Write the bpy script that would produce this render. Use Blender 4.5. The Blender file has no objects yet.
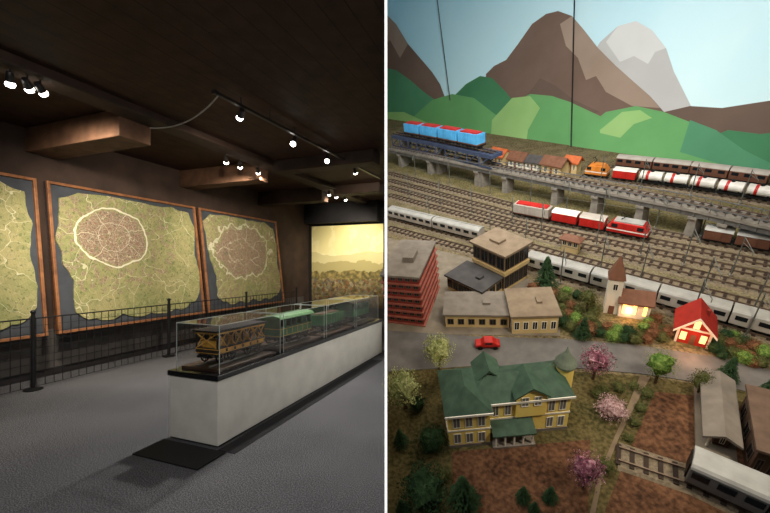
import bpy, bmesh, math, random
from mathutils import Vector, Matrix, noise
R = random.Random(7)
sc = bpy.context.scene
C = sc.collection
try: sc.view_settings.view_transform = 'Standard'
except Exception: pass
F = 385.0; CX = 385.0; CY = 267.0; EYE = 1.55
PI = math.pi

# ------------------------------------------------------------------ materials
def lin(c):
    o = []
    for v in c[:3]:
        v /= 255.0
        o.append(v/12.92 if v <= .04045 else ((v+.055)/1.055)**2.4)
    return (o[0], o[1], o[2], 1)
class NT:
    def __init__(s, name):
        s.m = bpy.data.materials.new(name); s.m.use_nodes = True
        s.t = s.m.node_tree; s.b = s.t.nodes['Principled BSDF']; s.out = s.t.nodes['Material Output']
        s._tc = None
    def tc(s, k='Object'):
        if not s._tc: s._tc = s.t.nodes.new('ShaderNodeTexCoord')
        return s._tc.outputs[k]
    def put(s, sock, v):
        if v is None: return
        if isinstance(v, bpy.types.NodeSocket): s.t.links.new(v, sock)
        else: sock.default_value = v
    def noise(s, scale, detail=4, vec=None, k='Fac'):
        n = s.t.nodes.new('ShaderNodeTexNoise'); s.put(n.inputs['Vector'], vec or s.tc())
        n.inputs['Scale'].default_value = scale; n.inputs['Detail'].default_value = detail
        return n.outputs[k]
    def vor(s, scale, feature='F1', k='Color', vec=None):
        n = s.t.nodes.new('ShaderNodeTexVoronoi'); n.feature = feature
        s.put(n.inputs['Vector'], vec or s.tc()); n.inputs['Scale'].default_value = scale
        return n.outputs[k]
    def math(s, op, a, b=None, clamp=False):
        n = s.t.nodes.new('ShaderNodeMath'); n.operation = op; n.use_clamp = clamp
        s.put(n.inputs[0], a); s.put(n.inputs[1], b); return n.outputs[0]
    def warp(s, scale, amt, detail=3):
        c = s.noise(scale, detail, None, 'Color')
        a = s.t.nodes.new('ShaderNodeVectorMath'); a.operation = 'SUBTRACT'; s.put(a.inputs[0], c); a.inputs[1].default_value = (.5, .5, .5)
        b = s.t.nodes.new('ShaderNodeVectorMath'); b.operation = 'SCALE'; s.put(b.inputs[0], a.outputs[0]); b.inputs['Scale'].default_value = amt
        d = s.t.nodes.new('ShaderNodeVectorMath'); d.operation = 'ADD'; s.put(d.inputs[0], s.tc()); s.put(d.inputs[1], b.outputs[0])
        return d.outputs[0]
    def mix(s, f, a, b, mode='MIX'):
        n = s.t.nodes.new('ShaderNodeMixRGB'); n.blend_type = mode
        s.put(n.inputs[0], f); s.put(n.inputs[1], a); s.put(n.inputs[2], b); return n.outputs[0]
    def ramp(s, f, stops, interp='LINEAR'):
        n = s.t.nodes.new('ShaderNodeValToRGB'); n.color_ramp.interpolation = interp
        e = n.color_ramp.elements
        while len(e) < len(stops): e.new(.5)
        for i, (p, c) in enumerate(stops): e[i].position = p; e[i].color = c
        s.put(n.inputs[0], f); return n.outputs[0]
    def xyz(s):
        n = s.t.nodes.new('ShaderNodeSeparateXYZ'); s.put(n.inputs[0], s.tc()); return n.outputs
    def sep(s, c):
        n = s.t.nodes.new('ShaderNodeSeparateColor'); s.put(n.inputs[0], c); return n.outputs
    def bump(s, h, st=.3, d=.01):
        n = s.t.nodes.new('ShaderNodeBump'); n.inputs['Strength'].default_value = st; n.inputs['Distance'].default_value = d
        s.put(n.inputs['Height'], h); s.put(s.b.inputs['Normal'], n.outputs[0])
    def done(s, col, rough=.7, metal=0, spec=.3):
        s.put(s.b.inputs['Base Color'], col); s.b.inputs['Roughness'].default_value = rough
        s.b.inputs['Metallic'].default_value = metal; s.b.inputs['Specular IOR Level'].default_value = spec
        return s.m
def mat(name, c, c2=None, scale=20, rough=.7, metal=0, bump=0, emit=0, spec=.3):
    n = NT(name)
    if c2 is None: c2 = tuple(v*.86 for v in c)
    f = n.noise(scale, 5)
    col = n.ramp(f, [(.35, lin(c)), (.68, lin(c2))])
    if bump: n.bump(f, bump, .01)
    if emit:
        n.b.inputs['Emission Color'].default_value = lin(c); n.b.inputs['Emission Strength'].default_value = emit
    return n.done(col, rough, metal, spec)
def groundmat(name, cols, scale=6, fine=45):
    n = NT(name); f = n.noise(scale, 8); g_ = n.noise(fine, 5)
    c = n.ramp(f, [(.34, lin(cols[0])), (.5, lin(cols[1])), (.64, lin(cols[2]))])
    c = n.mix(.5, c, n.ramp(g_, [(.36, lin(tuple(v*.62 for v in cols[2]))), (.64, lin(tuple(min(255, v*1.14) for v in cols[0])))]))
    n.bump(g_, .8, .012); return n.done(c, .96, 0, .1)

# ------------------------------------------------------------------ mesh builder
class MB:
    def __init__(s): s.bm = bmesh.new(); s.mats = []; s.i = 0
    def m(s, mt):
        if mt not in s.mats: s.mats.append(mt)
        s.i = s.mats.index(mt); return s
    def f(s, vs):
        try:
            fc = s.bm.faces.new(vs); fc.material_index = s.i; return fc
        except ValueError: return None
    def v(s, p): return s.bm.verts.new(p)
    def poly(s, pts): s.f([s.v(p) for p in pts]); return s
    def box(s, x0, x1, y0, y1, z0, z1):
        p = [s.v((x, y, z)) for z in (z0, z1) for y in (y0, y1) for x in (x0, x1)]
        for q in ((0,2,3,1), (4,5,7,6), (0,1,5,4), (2,6,7,3), (0,4,6,2), (1,3,7,5)): s.f([p[k] for k in q])
        return s
    def prism(s, a, b):      # two matching rings of 3D points
        A = [s.v(p) for p in a]; B = [s.v(p) for p in b]; n = len(A)
        s.f(A[::-1]); s.f(B)
        for k in range(n): s.f([A[k], A[(k+1) % n], B[(k+1) % n], B[k]])
        return s
    def slab(s, pts, z0, z1): return s.prism([(p[0], p[1], z0) for p in pts], [(p[0], p[1], z1) for p in pts])
    def cyl(s, p0, p1, r0, r1=None, n=10):
        p0 = Vector(p0); p1 = Vector(p1); r1 = r0 if r1 is None else r1
        d = (p1-p0).normalized(); a = d.orthogonal().normalized(); b = d.cross(a)
        ra = [p0+(a*math.cos(t)+b*math.sin(t))*r0 for t in [2*PI*k/n for k in range(n)]]
        rb = [p1+(a*math.cos(t)+b*math.sin(t))*max(r1, 1e-4) for t in [2*PI*k/n for k in range(n)]]
        return s.prism(ra, rb)
    def tube(s, pts, r, n=6):
        for a, b in zip(pts[:-1], pts[1:]): s.cyl(a, b, r, r, n)
        return s
    def sph(s, c, rx, ry=None, rz=None, sub=2, jit=0, fr=3):
        ry = rx if ry is None else ry; rz = rx if rz is None else rz
        g = bmesh.ops.create_icosphere(s.bm, subdivisions=sub, radius=1)
        off = Vector((R.random()*50, R.random()*50, 0))
        for v in g['verts']:
            k = 1+jit*noise.noise(v.co*fr+off)
            v.co = Vector((c[0]+v.co.x*rx*k, c[1]+v.co.y*ry*k, c[2]+v.co.z*rz*k))
        vs = set(g['verts'])
        for fc in s.bm.faces:
            if fc.verts[0] in vs: fc.material_index = s.i
        return s
    def lathe(s, prof, c=(0,0,0), n=16):
        rings = []
        for r, z in prof:
            rings.append([s.v((c[0]+max(r,1e-4)*math.cos(2*PI*k/n), c[1]+max(r,1e-4)*math.sin(2*PI*k/n), c[2]+z)) for k in range(n)])
        s.f(rings[0][::-1]); s.f(rings[-1])
        for a, b in zip(rings[:-1], rings[1:]):
            for k in range(n): s.f([a[k], a[(k+1) % n], b[(k+1) % n], b[k]])
        return s
    def ring(s, c, R0, r, ax='x', n=20, m=6):   # torus
        rows = []
        for i in range(n):
            t = 2*PI*i/n; row = []
            for j in range(m):
                q = 2*PI*j/m; rr = R0+r*math.cos(q); a, b, h = rr*math.cos(t), rr*math.sin(t), r*math.sin(q)
                p = (h, a, b) if ax == 'x' else ((a, h, b) if ax == 'y' else (a, b, h))
                row.append(s.v((c[0]+p[0], c[1]+p[1], c[2]+p[2])))
            rows.append(row)
        for i in range(n):
            for j in range(m): s.f([rows[i][j], rows[(i+1) % n][j], rows[(i+1) % n][(j+1) % m], rows[i][(j+1) % m]])
        return s
    def mesh(s, name, mt=None, smooth=False):
        bmesh.ops.recalc_face_normals(s.bm, faces=s.bm.faces[:])
        me = bpy.data.meshes.new(name); s.bm.to_mesh(me); s.bm.free()
        for q in (s.mats if s.mats else [mt]): me.materials.append(q)
        if smooth:
            for p in me.polygons: p.use_smooth = True
        return me
    def build(s, name, mt=None, parent=None, M=None, smooth=False, bevel=0):
        return link(name, s.mesh(name, mt, smooth), parent, M, bevel)
def link(name, me, parent=None, M=None, bevel=0):
    o = bpy.data.objects.new(name, me); C.objects.link(o)
    if parent is not None: o.parent = parent
    if M is not None: o.matrix_local = M
    if bevel:
        b = o.modifiers.new('bevel', 'BEVEL'); b.width = bevel; b.segments = 2; b.limit_method = 'ANGLE'
    return o
def tag(o, label, cat, group=None):
    o['label'] = label; o['category'] = cat
    if group: o['group'] = group
    return o
def thing(name, label, cat, M, group=None):
    o = bpy.data.objects.new(name, None); C.objects.link(o); o.empty_display_size = .1
    o.matrix_world = M
    return tag(o, label, cat, group)
def struct(o): o['kind'] = 'structure'; return o
T = Matrix.Translation
def Rz(a): return Matrix.Rotation(a, 4, 'Z')

# ------------------------------------------------------------------ camera
cd = bpy.data.cameras.new('camera'); cam = bpy.data.objects.new('camera', cd); C.objects.link(cam)
cam.location = (0, 0, EYE); cam.rotation_euler = (PI/2, 0, 0)
cd.lens = 18.0; cd.sensor_width = 36.0; cd.shift_y = 10.5/770; cd.clip_start = .02
sc.camera = cam

# =================================================================== LEFT: MUSEUM ROOM
W0 = Vector((-4.98, 5.06, 0)); wv = Vector((.3529, .9357, 0)); rv = Vector((.9357, -.3529, 0))
def room(t, s, z=0): p = W0+wv*t+rv*s; p.z = z; return p
def RM(t, s, z=0):
    p = room(t, s, z)
    return Matrix(((rv.x, wv.x, 0, p.x), (rv.y, wv.y, 0, p.y), (0, 0, 1, p.z), (0, 0, 0, 1)))
def unp(px, py, z):   # point of the room at a height
    Y = (EYE-z)*F/(py-CY); return Vector(((px-CX)/F*Y, Y, z))
CEIL = 3.45; TB = 7.4
# carpet
n = NT('carpet'); a = n.noise(120, 5); b = n.noise(1.3, 3)
c = n.ramp(a, [(.36, lin((38, 38, 40))), (.5, lin((74, 74, 77))), (.64, lin((124, 124, 127)))])
c = n.mix(.3, c, n.ramp(b, [(.3, lin((60, 60, 62))), (.7, lin((94, 93, 95)))]))
n.bump(a, .5, .008); m_carpet = n.done(c, .98, 0, .05)
n = NT('dark_planks'); x = n.xyz(); wa = n.math('FRACT', n.math('MULTIPLY', x[0], 5)); ln = n.math('LESS_THAN', wa, .05)
no = n.noise(6, 6); c = n.ramp(no, [(.3, lin((42, 28, 21))), (.7, lin((60, 40, 30)))]); c = n.mix(ln, c, lin((22, 15, 11))); n.bump(ln, .3, .01)
m_plank = n.done(c, .65, 0, .15)
m_beam = mat('beam_brown', (100, 72, 54), (76, 54, 40), 6, .7)
m_beamdark = mat('beam_dark', (52, 37, 28), (39, 27, 21), 6, .7)
m_wallbrown = mat('wall_brown', (66, 51, 43), (50, 39, 33), 3, .85)
m_wallgrey = mat('wall_grey', (84, 80, 78), (68, 65, 63), 3, .85)
m_wallblack = mat('wall_black', (30, 28, 30), (23, 21, 23), 3, .8)
m_white = mat('partition_white', (250, 250, 250), (244, 244, 244), 3, .8)
m_edgeglow = mat('partition_edge_glow', (252, 252, 252), (250, 250, 250), 3, .8, emit=.8)  # emission put into the paint so the partition end reads white
m_black = mat('black_metal', (18, 18, 19), (26, 26, 27), 20, .45, .2)
m_plinth = mat('plinth_grey', (214, 211, 202), (200, 197, 189), 5, .6)
m_tray = mat('black_gloss', (14, 14, 15), (20, 20, 21), 5, .25)

def back(t):
    p = W0+wv*t; return (-.003-p.x)/rv.x
sb = back(TB); pb = room(TB, sb)
fl = MB()
corners = [room(-4.5, 0), room(TB, 0), pb, Vector((-.003, 2.0, 0)), Vector((3.2, 2.0, 0)), Vector((3.2, -1.6, 0)), Vector((-7.4, -1.6, 0))]
struct(fl.slab(corners, -.05, 0).build('floor', m_carpet))
cl = MB(); lc = [room(-4.5, 0), room(TB, 0), pb, Vector((-.003, -1.6, 0)), Vector((-7.4, -1.6, 0))]
struct(cl.slab([(RM(0,0).inverted() @ p) for p in lc], CEIL, CEIL+.08).build('ceiling', m_plank, None, RM(0, 0)))
wl = MB().box(-.1, 0, -4.5, TB, 0, CEIL); struct(wl.build('wall_left', m_wallbrown, None, RM(0, 0)))
wb = MB().box(0, sb-.004, 0, .1, 0, CEIL); struct(wb.build('wall_back', m_wallblack, None, RM(TB, 0)))
wp = MB().box(-.002, .0115, 2.003, 13.6, 0, 9.9); struct(wp.build('wall_partition', m_white))
struct(MB().box(-.002, .0115, 2.0, 2.003, 0, 9.9).build('trim_2', m_edgeglow))  # glowing strip on the partition end, not a lamp
struct(MB().box(.02, sb-.12, -.3, -.005, 2.86, CEIL-.01).build('trim_1', m_wallblack, None, RM(TB, 0)))
struct(MB().box(.001, .02, -4.4, TB-.32, .1, .66).build('trim_10', m_wallgrey, None, RM(0, 0)))
struct(MB().box(.0, .025, -4.4, TB-.32, 0, .1).build('baseboard_left', m_wallblack, None, RM(0, 0)))
def beam(name, t0, t1, s0, s1, z0, mt):
    struct(MB().box(s0, s1, t0, t1, z0, CEIL-.002).build(name, mt, None, RM(0, 0), bevel=.012))
SB = 1.85
beam('trim_3', .2, .62, .0, SB, 3.12, m_beam)
beam('trim_4', -4, TB-.4, SB+.004, SB+.3, 3.35, m_beamdark)
beam('trim_5', 2.68, 3.0, .0, SB, 3.12, m_beam)
beam('trim_6', 2.72, 3.0, SB+.31, 4.1, 3.24, m_beamdark)
beam('trim_7', 5.0, 5.3, .0, SB, 3.12, m_beamdark)
beam('trim_8', 5.0, 5.3, SB+.31, 3.3, 3.24, m_beamdark)
beam('trim_9', -1.6, -1.2, .0, SB, 3.12, m_beamdark)

# painted relief maps on leaning boards
def mapmat(name, cy, cz, ry, rz, seed, jt, am2):
    n = NT(name); x = n.xyz()
    w1 = n.warp(1.6+.2*seed, .7, 3); w2 = n.warp(6, .1, 3)
    jig = n.noise(2.9+seed*.3, 8)
    d = n.math('SQRT', n.math('ADD', n.math('POWER', n.math('DIVIDE', n.math('SUBTRACT', x[1], cy), ry), 2.0), n.math('POWER', n.math('DIVIDE', n.math('SUBTRACT', x[2], cz), rz), 2.0)))
    dr = d
    d = n.math('ADD', d, n.math('MULTIPLY', n.math('SUBTRACT', jig, .5), jt))
    fc = n.sep(n.vor(14.0, vec=w2))[0]
    base = n.ramp(fc, [(.0, lin((126, 128, 84))), (.3, lin((146, 142, 98))), (.55, lin((112, 120, 76))), (.8, lin((158, 150, 110))), (1, lin((100, 110, 68)))])
    base = n.mix(.45, base, n.ramp(n.noise(2.0, 6), [(.3, lin((112, 122, 74))), (.5, lin((142, 138, 94))), (.7, lin((158, 146, 106)))]))
    strip = n.math('FRACT', n.math('MULTIPLY', n.math('ADD', x[1], n.math('MULTIPLY', fc, x[2])), 34))
    base = n.mix(n.math('MULTIPLY', n.math('LESS_THAN', strip, .25), .16), base, lin((86, 94, 56)))
    clump = n.math('GREATER_THAN', n.noise(28, 6), .61)
    base = n.mix(n.math('MULTIPLY', clump, .6), base, lin((74, 86, 52)))
    for sc_, th, am, cc, vv in ((14, .014, .45, (88, 94, 60), w2), (6, .006, .45, (176, 168, 132), w2), (1.5+.2*seed, .0055, .7, (196, 190, 160), w1)):
        r_ = n.math('LESS_THAN', n.vor(sc_, 'DISTANCE_TO_EDGE', 'Distance', vv), th)
        base = n.mix(n.math('MULTIPLY', r_, am), base, lin(cc))
    bl = n.sep(n.vor(70, vec=w2))[1]
    blocks = n.ramp(bl, [(0, lin((122, 86, 70))), (.35, lin((136, 108, 90))), (.6, lin((96, 80, 70))), (.85, lin((156, 138, 116))), (1, lin((104, 100, 80)))])
    gap2 = n.math('LESS_THAN', n.vor(36, 'DISTANCE_TO_EDGE', 'Distance', w2), .06)
    gap = n.math('LESS_THAN', n.vor(14, 'DISTANCE_TO_EDGE', 'Distance', w2), .022)
    blocks = n.mix(n.math('MULTIPLY', gap2, .6), blocks, lin((148, 140, 116)))
    blocks = n.mix(n.math('MULTIPLY', n.math('GREATER_THAN', n.noise(12, 4), .61), .6), blocks, lin((110, 114, 76)))
    blocks = n.mix(n.math('MULTIPLY', gap, .7), blocks, lin((186, 178, 150)))
    sub = n.math('MULTIPLY', n.math('LESS_THAN', d, 2.2), n.math('GREATER_THAN', n.noise(10, 7), .55))
    base = n.mix(n.math('MULTIPLY', sub, .75), base, blocks)
    base = n.mix(n.math('LESS_THAN', d, 1.0), base, blocks)
    ang = n.math('ARCTAN2', n.math('SUBTRACT', x[2], cz), n.math('SUBTRACT', x[1], cy))
    jw = n.noise(1.6, 3)
    for kk, off, th, cc in ((3.5, 4, .028, (202, 195, 166)), (2.0, 6, .016, (92, 88, 78))):
        rad = n.math('LESS_THAN', n.math('ABSOLUTE', n.math('SINE', n.math('ADD', n.math('MULTIPLY', ang, kk), n.math('MULTIPLY', jw, off)))), n.math('DIVIDE', th, n.math('MAXIMUM', dr, .6)))
        base = n.mix(n.math('MULTIPLY', n.math('MULTIPLY', rad, n.math('GREATER_THAN', dr, .4)), .7), base, lin(cc))
    dj = n.math('ADD', dr, n.math('MULTIPLY', n.math('SUBTRACT', jig, .5), jt*.9))
    for rr_, ww, am in ((1.1, .03, am2), (.5, .012, .45)):
        ringm = n.math('LESS_THAN', n.math('ABSOLUTE', n.math('SUBTRACT', dj, rr_)), ww)
        base = n.mix(n.math('MULTIPLY', ringm, am), base, lin((208, 203, 180)))
    n.bump(bl, .2, .01)
    return n.done(base, .75, 0, .2)
m_slate = mat('slate_board', (62, 66, 72), (50, 54, 60), 4, .8)
m_wood = mat('frame_wood', (140, 94, 60), (106, 68, 44), 10, .5)
outl = [[(.06,.9),(.16,.955),(.34,.97),(.55,.955),(.78,.955),(.93,.93),(.97,.8),(.955,.55),(.985,.38),(.965,.2),(.88,.115),(.74,.08),(.55,.07),(.36,.085),(.2,.075),(.1,.12),(.085,.22),(.1,.34),(.055,.45),(.03,.62),(.05,.78)],
        [(.03,.88),(.1,.945),(.24,.965),(.42,.965),(.62,.955),(.8,.965),(.94,.9),(.965,.7),(.945,.5),(.975,.32),(.95,.17),(.86,.1),(.7,.08),(.54,.095),(.36,.075),(.2,.09),(.11,.16),(.12,.35),(.07,.5),(.05,.7)]]
PW, PH = 2.56, 2.16
def panel(t, label, mm, shape):
    M = RM(t, .34, .62) @ Matrix.Rotation(-.125, 4, 'Y')
    p = thing('map_panel', label, 'map', M, 'leaning relief map panels along the wall')
    MB().box(-.05, 0, 0, PW, 0, PH).build('backing_board', m_slate, p)
    fr = MB()
    fr.box(-.055, .035, 0, .04, 0, PH).box(-.055, .035, PW-.04, PW, 0, PH).box(-.055, .035, .04, PW-.04, 0, .04).box(-.055, .035, .04, PW-.04, PH-.04, PH)
    fr.build('frame', m_wood, p, bevel=.006)
    pts = []
    ol = outl[shape]; k = len(ol)
    for i in range(k):
        a, b = ol[i], ol[(i+1) % k]; NJ = 8
        for j in range(NJ):
            u = a[0]+(b[0]-a[0])*j/NJ; v = a[1]+(b[1]-a[1])*j/NJ
            q = .012*noise.noise(Vector((u*14, v*14, t)))
            s_ = .03*abs(math.sin(PI*j/NJ)) if v < .2 else .005*abs(math.sin(PI*j/NJ))
            pts.append(((u+q)*PW, (v+q-s_)*PH))
    sh = MB().prism([(.001, y, z) for y, z in pts], [(.02, y, z) for y, z in pts])
    sh.build('map_sheet', mm, p)
panel(-2.28, 'painted town map cut off by the left edge of the room view, mostly green fields', mapmat('map_fields', .3, 1.2, .4, .34, 2, .9, .6), 1)
panel(.40, 'large framed relief map with a round walled red-brown town in green fields, nearest complete one', mapmat('map_round_town', .88, 1.42, .52, .42, 0, .45, .9), 0)
panel(3.06, 'framed relief map beside the dark corner, town spreading over its middle, farthest of the three', mapmat('map_far_town', 1.2, 1.3, .86, .56, 1, 1.0, .6), 1)

# fence of black posts with wire mesh between
def post(t, label):
    p = thing('fence_post', label, 'post', RM(t, .58), 'black posts of the barrier in front of the maps')
    MB().cyl((0,0,.02), (0,0,.98), .022, None, 12).build('pole', m_black, p, smooth=False)
    MB().lathe([(.1,0),(.1,.012),(.05,.022),(.03,.03)]).build('base_plate', m_black, p)
    MB().lathe([(.027,.97),(.03,.99),(.02,1.005),(.001,1.01)]).build('cap', m_black, p)
m_wire = mat('dark_wire', (24, 24, 26), (18, 18, 20), 10, .6, .1)
post(0, 'black barrier post in front of the nearest complete map, leftmost in view')
post(1.95, 'black barrier post below the right side of the round town map')
post(3.9, 'black barrier post in front of the middle of the farthest map')
post(5.85, 'black barrier post near the dark back corner, farthest one')
for i, (t0, lb) in enumerate([(-1.95, 'wire mesh barrier panel in front of the cut-off map'), (0, 'wire mesh barrier panel below the round town map'), (1.95, 'wire mesh barrier panel before the gap between the two full maps'), (3.9, 'wire mesh barrier panel farthest from the viewer')]):
    b = MB()
    L = 1.95-.06
    for k in range(20): y = .0+L*k/19; b.cyl((0, y, .04), (0, y, .9), .0045, None, 4)
    for k in range(10): z = .04+.86*k/9; b.cyl((0, 0, z), (0, L, z), .0045, None, 4)
    b.cyl((0,-.01,.9), (0,L+.01,.9), .009, None, 6)
    tag(b.build('wire_fence_panel', m_wire, None, RM(t0+.03, .58)), lb, 'fence', 'wire panels of the barrier')

# mural on back wall
n = NT('mural_paint'); x = n.xyz(); z = n.math('DIVIDE', x[2], 2.4)
zz = n.math('ADD', z, n.math('MULTIPLY', n.math('SUBTRACT', n.noise(2.2, 8), .5), .34))
sky = n.ramp(z, [(.5, lin((234, 222, 168))), (.75, lin((226, 214, 154))), (1, lin((210, 198, 138)))])
sky = n.mix(n.math('MULTIPLY', n.math('GREATER_THAN', n.noise(1.8, 7), .54), .3), sky, lin((240, 231, 186)))
h1 = n.math('ADD', z, n.math('MULTIPLY', n.math('SUBTRACT', n.noise(.8, 5), .5), .26))
col = n.mix(n.math('MULTIPLY', n.math('LESS_THAN', h1, .66), .6), sky, lin((184, 174, 122)))
h2 = n.math('ADD', z, n.math('MULTIPLY', n.math('SUBTRACT', n.noise(1.5, 7), .5), .28))
col = n.mix(n.math('MULTIPLY', n.math('LESS_THAN', h2, .56), .7), col, lin((156, 144, 92)))
trees = n.math('LESS_THAN', zz, .46)
fol = n.ramp(n.noise(9, 8), [(.34, lin((58, 56, 34))), (.5, lin((106, 94, 54))), (.66, lin((160, 138, 82)))])
col = n.mix(n.math('MULTIPLY', trees, .85), col, fol)
wq = n.warp(5, .25, 5); v_ = n.vor(13, 'F1', 'Color', wq); fcs = n.sep(v_)[1]
fig = n.ramp(fcs, [(0, lin((46, 40, 32))), (.22, lin((124, 70, 50))), (.4, lin((84, 92, 100))), (.58, lin((158, 138, 98))), (.76, lin((66, 68, 44))), (1, lin((170, 158, 132)))])
col = n.mix(n.math('MULTIPLY', n.math('LESS_THAN', zz, .34), .6), col, fig)
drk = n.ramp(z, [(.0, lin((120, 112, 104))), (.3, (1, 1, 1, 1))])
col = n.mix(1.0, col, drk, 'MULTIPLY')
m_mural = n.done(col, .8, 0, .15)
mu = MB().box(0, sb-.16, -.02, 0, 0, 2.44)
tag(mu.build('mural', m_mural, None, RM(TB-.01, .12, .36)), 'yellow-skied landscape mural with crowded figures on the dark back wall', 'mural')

# plinth
PB = Vector((-1.431, 3.261, 0))
PM = Matrix(((rv.x, wv.x, 0, PB.x), (rv.y, wv.y, 0, PB.y), (0, 0, 1, 0), (0, 0, 0, 1)))
PWd, PL, PHt = .56, 3.9, .575
pl = thing('display_plinth', 'long pale grey display plinth with black top standing on the carpet', 'plinth', PM)
MB().box(-PWd, 0, 0.02, PL, .02, PHt).build('body', m_plinth, pl, bevel=.006)
MB().box(-PWd+.03, -.03, .05, PL-.03, 0, .02).build('toe_kick', m_black, pl)
MB().box(-PWd-.012, .01, .008, PL+.008, PHt, PHt+.045).build('top_board', m_tray, pl, bevel=.005)
ztop = PHt+.045
n = NT('grille'); x = n.xyz(); w1 = n.math('LESS_THAN', n.math('FRACT', n.math('MULTIPLY', x[0], 40)), .4)
m_grille = n.done(n.mix(w1, lin((14, 14, 15)), lin((34, 34, 36))), .8)
tag(MB().box(-.58, .12, -.31, -.02, 0, .012).build('floor_grille', m_grille, None, PM), 'black ribbed floor mat at the near end of the display plinth', 'floor mat')
m_strip = mat('dark_strip', (36, 36, 38), (27, 27, 29), 60, .95)  # darker tone for the band beside the plinth
tag(MB().box(.02, .2, .0, PL-.5, 0, .004).build('floor_strip', m_strip, None, PM), 'dark strip on the floor along the long side of the plinth', 'carpet')

# acrylic covers
gl = bpy.data.materials.new('acrylic'); gl.use_nodes = True; tr = gl.node_tree
tr.nodes.remove(tr.nodes['Principled BSDF'])
lw = tr.nodes.new('ShaderNodeLayerWeight'); lw.inputs[0].default_value = .24
tn = tr.nodes.new('ShaderNodeBsdfTransparent'); tn.inputs[0].default_value = (.99, .99, .99, 1)
gs = tr.nodes.new('ShaderNodeBsdfGlossy'); gs.inputs['Roughness'].default_value = .03
mx = tr.nodes.new('ShaderNodeMixShader')
tr.links.new(lw.outputs['Fresnel'], mx.inputs[0]); tr.links.new(tn.outputs[0], mx.inputs[1]); tr.links.new(gs.outputs[0], mx.inputs[2])
tr.links.new(mx.outputs[0], tr.nodes['Material Output'].inputs[0])
m_edge = mat('acrylic_edge', (176, 184, 180), (156, 164, 160), 8, .2)
CH = .42
def cover(y0, y1, label):
    c = thing('display_cover', label, 'display case', PM @ T((0, 0, ztop)), 'clear covers along the plinth')
    x0, x1 = -.54, -.04
    for (a, b) in (((x0, y0), (x1, y0)), ((x1, y0), (x1, y1)), ((x1, y1), (x0, y1)), ((x0, y1), (x0, y0))):
        MB().poly([(a[0], a[1], 0), (b[0], b[1], 0), (b[0], b[1], CH), (a[0], a[1], CH)]).build('glass_pane', gl, c)
    MB().poly([(x0, y0, CH), (x1, y0, CH), (x1, y1, CH), (x0, y1, CH)]).build('top_pane', gl, c)
    e = MB(); r = .0028
    for (a, b) in ((x0, y0), (x1, y0), (x1, y1), (x0, y1)): e.box(a-r, a+r, b-r, b+r, 0, CH)
    for y in (y0, y1): e.box(x0, x1, y-r, y+r, CH-r, CH+r)
    for xx in (x0, x1): e.box(xx-r, xx+r, y0, y1, CH-r, CH+r)
    e.build('edge_strips', m_edge, c)
yy = [.05, .98, 1.93, 2.88, 3.84]
for i, lb in enumerate(['clear cover over the black and yellow open carriage, nearest on the plinth', 'clear cover over the dark green car with a yellow line, second from the near end', 'clear cover over the low green open wagon, third from the near end', 'clear cover over the dark green car at the far end of the plinth']):
    cover(yy[i]+.03, yy[i+1]-.03, lb)
m_gold = mat('dark_yellow', (190, 145, 62), (150, 110, 44), 14, .45)
m_brown = mat('dark_brown_wood', (64, 45, 30), (48, 33, 22), 14, .5)
m_green = mat('carriage_green', (42, 90, 54), (32, 70, 42), 12, .4)
m_gree2 = mat('light_green', (74, 112, 68), (58, 90, 54), 12, .5)
m_dkbody = mat('carriage_black', (34, 30, 26), (25, 22, 20), 12, .4)
m_glassd = mat('dark_glass', (30, 34, 38), (22, 26, 30), 12, .15)
m_steel = mat('steel', (150, 150, 148), (120, 120, 118), 12, .35, .7)
def wheel_mesh(r):
    b = MB().ring((0,0,0), r, r*.13, 'x', 20, 6)
    b.cyl((-.012,0,0), (.012,0,0), r*.2, None, 10)
    for k in range(8):
        t = PI*2*k/8; b.cyl((0,0,0), (0, r*math.cos(t), r*math.sin(t)), r*.06, None, 5)
    return b.mesh('wheel', m_black)
wm = wheel_mesh(.05)
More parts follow.
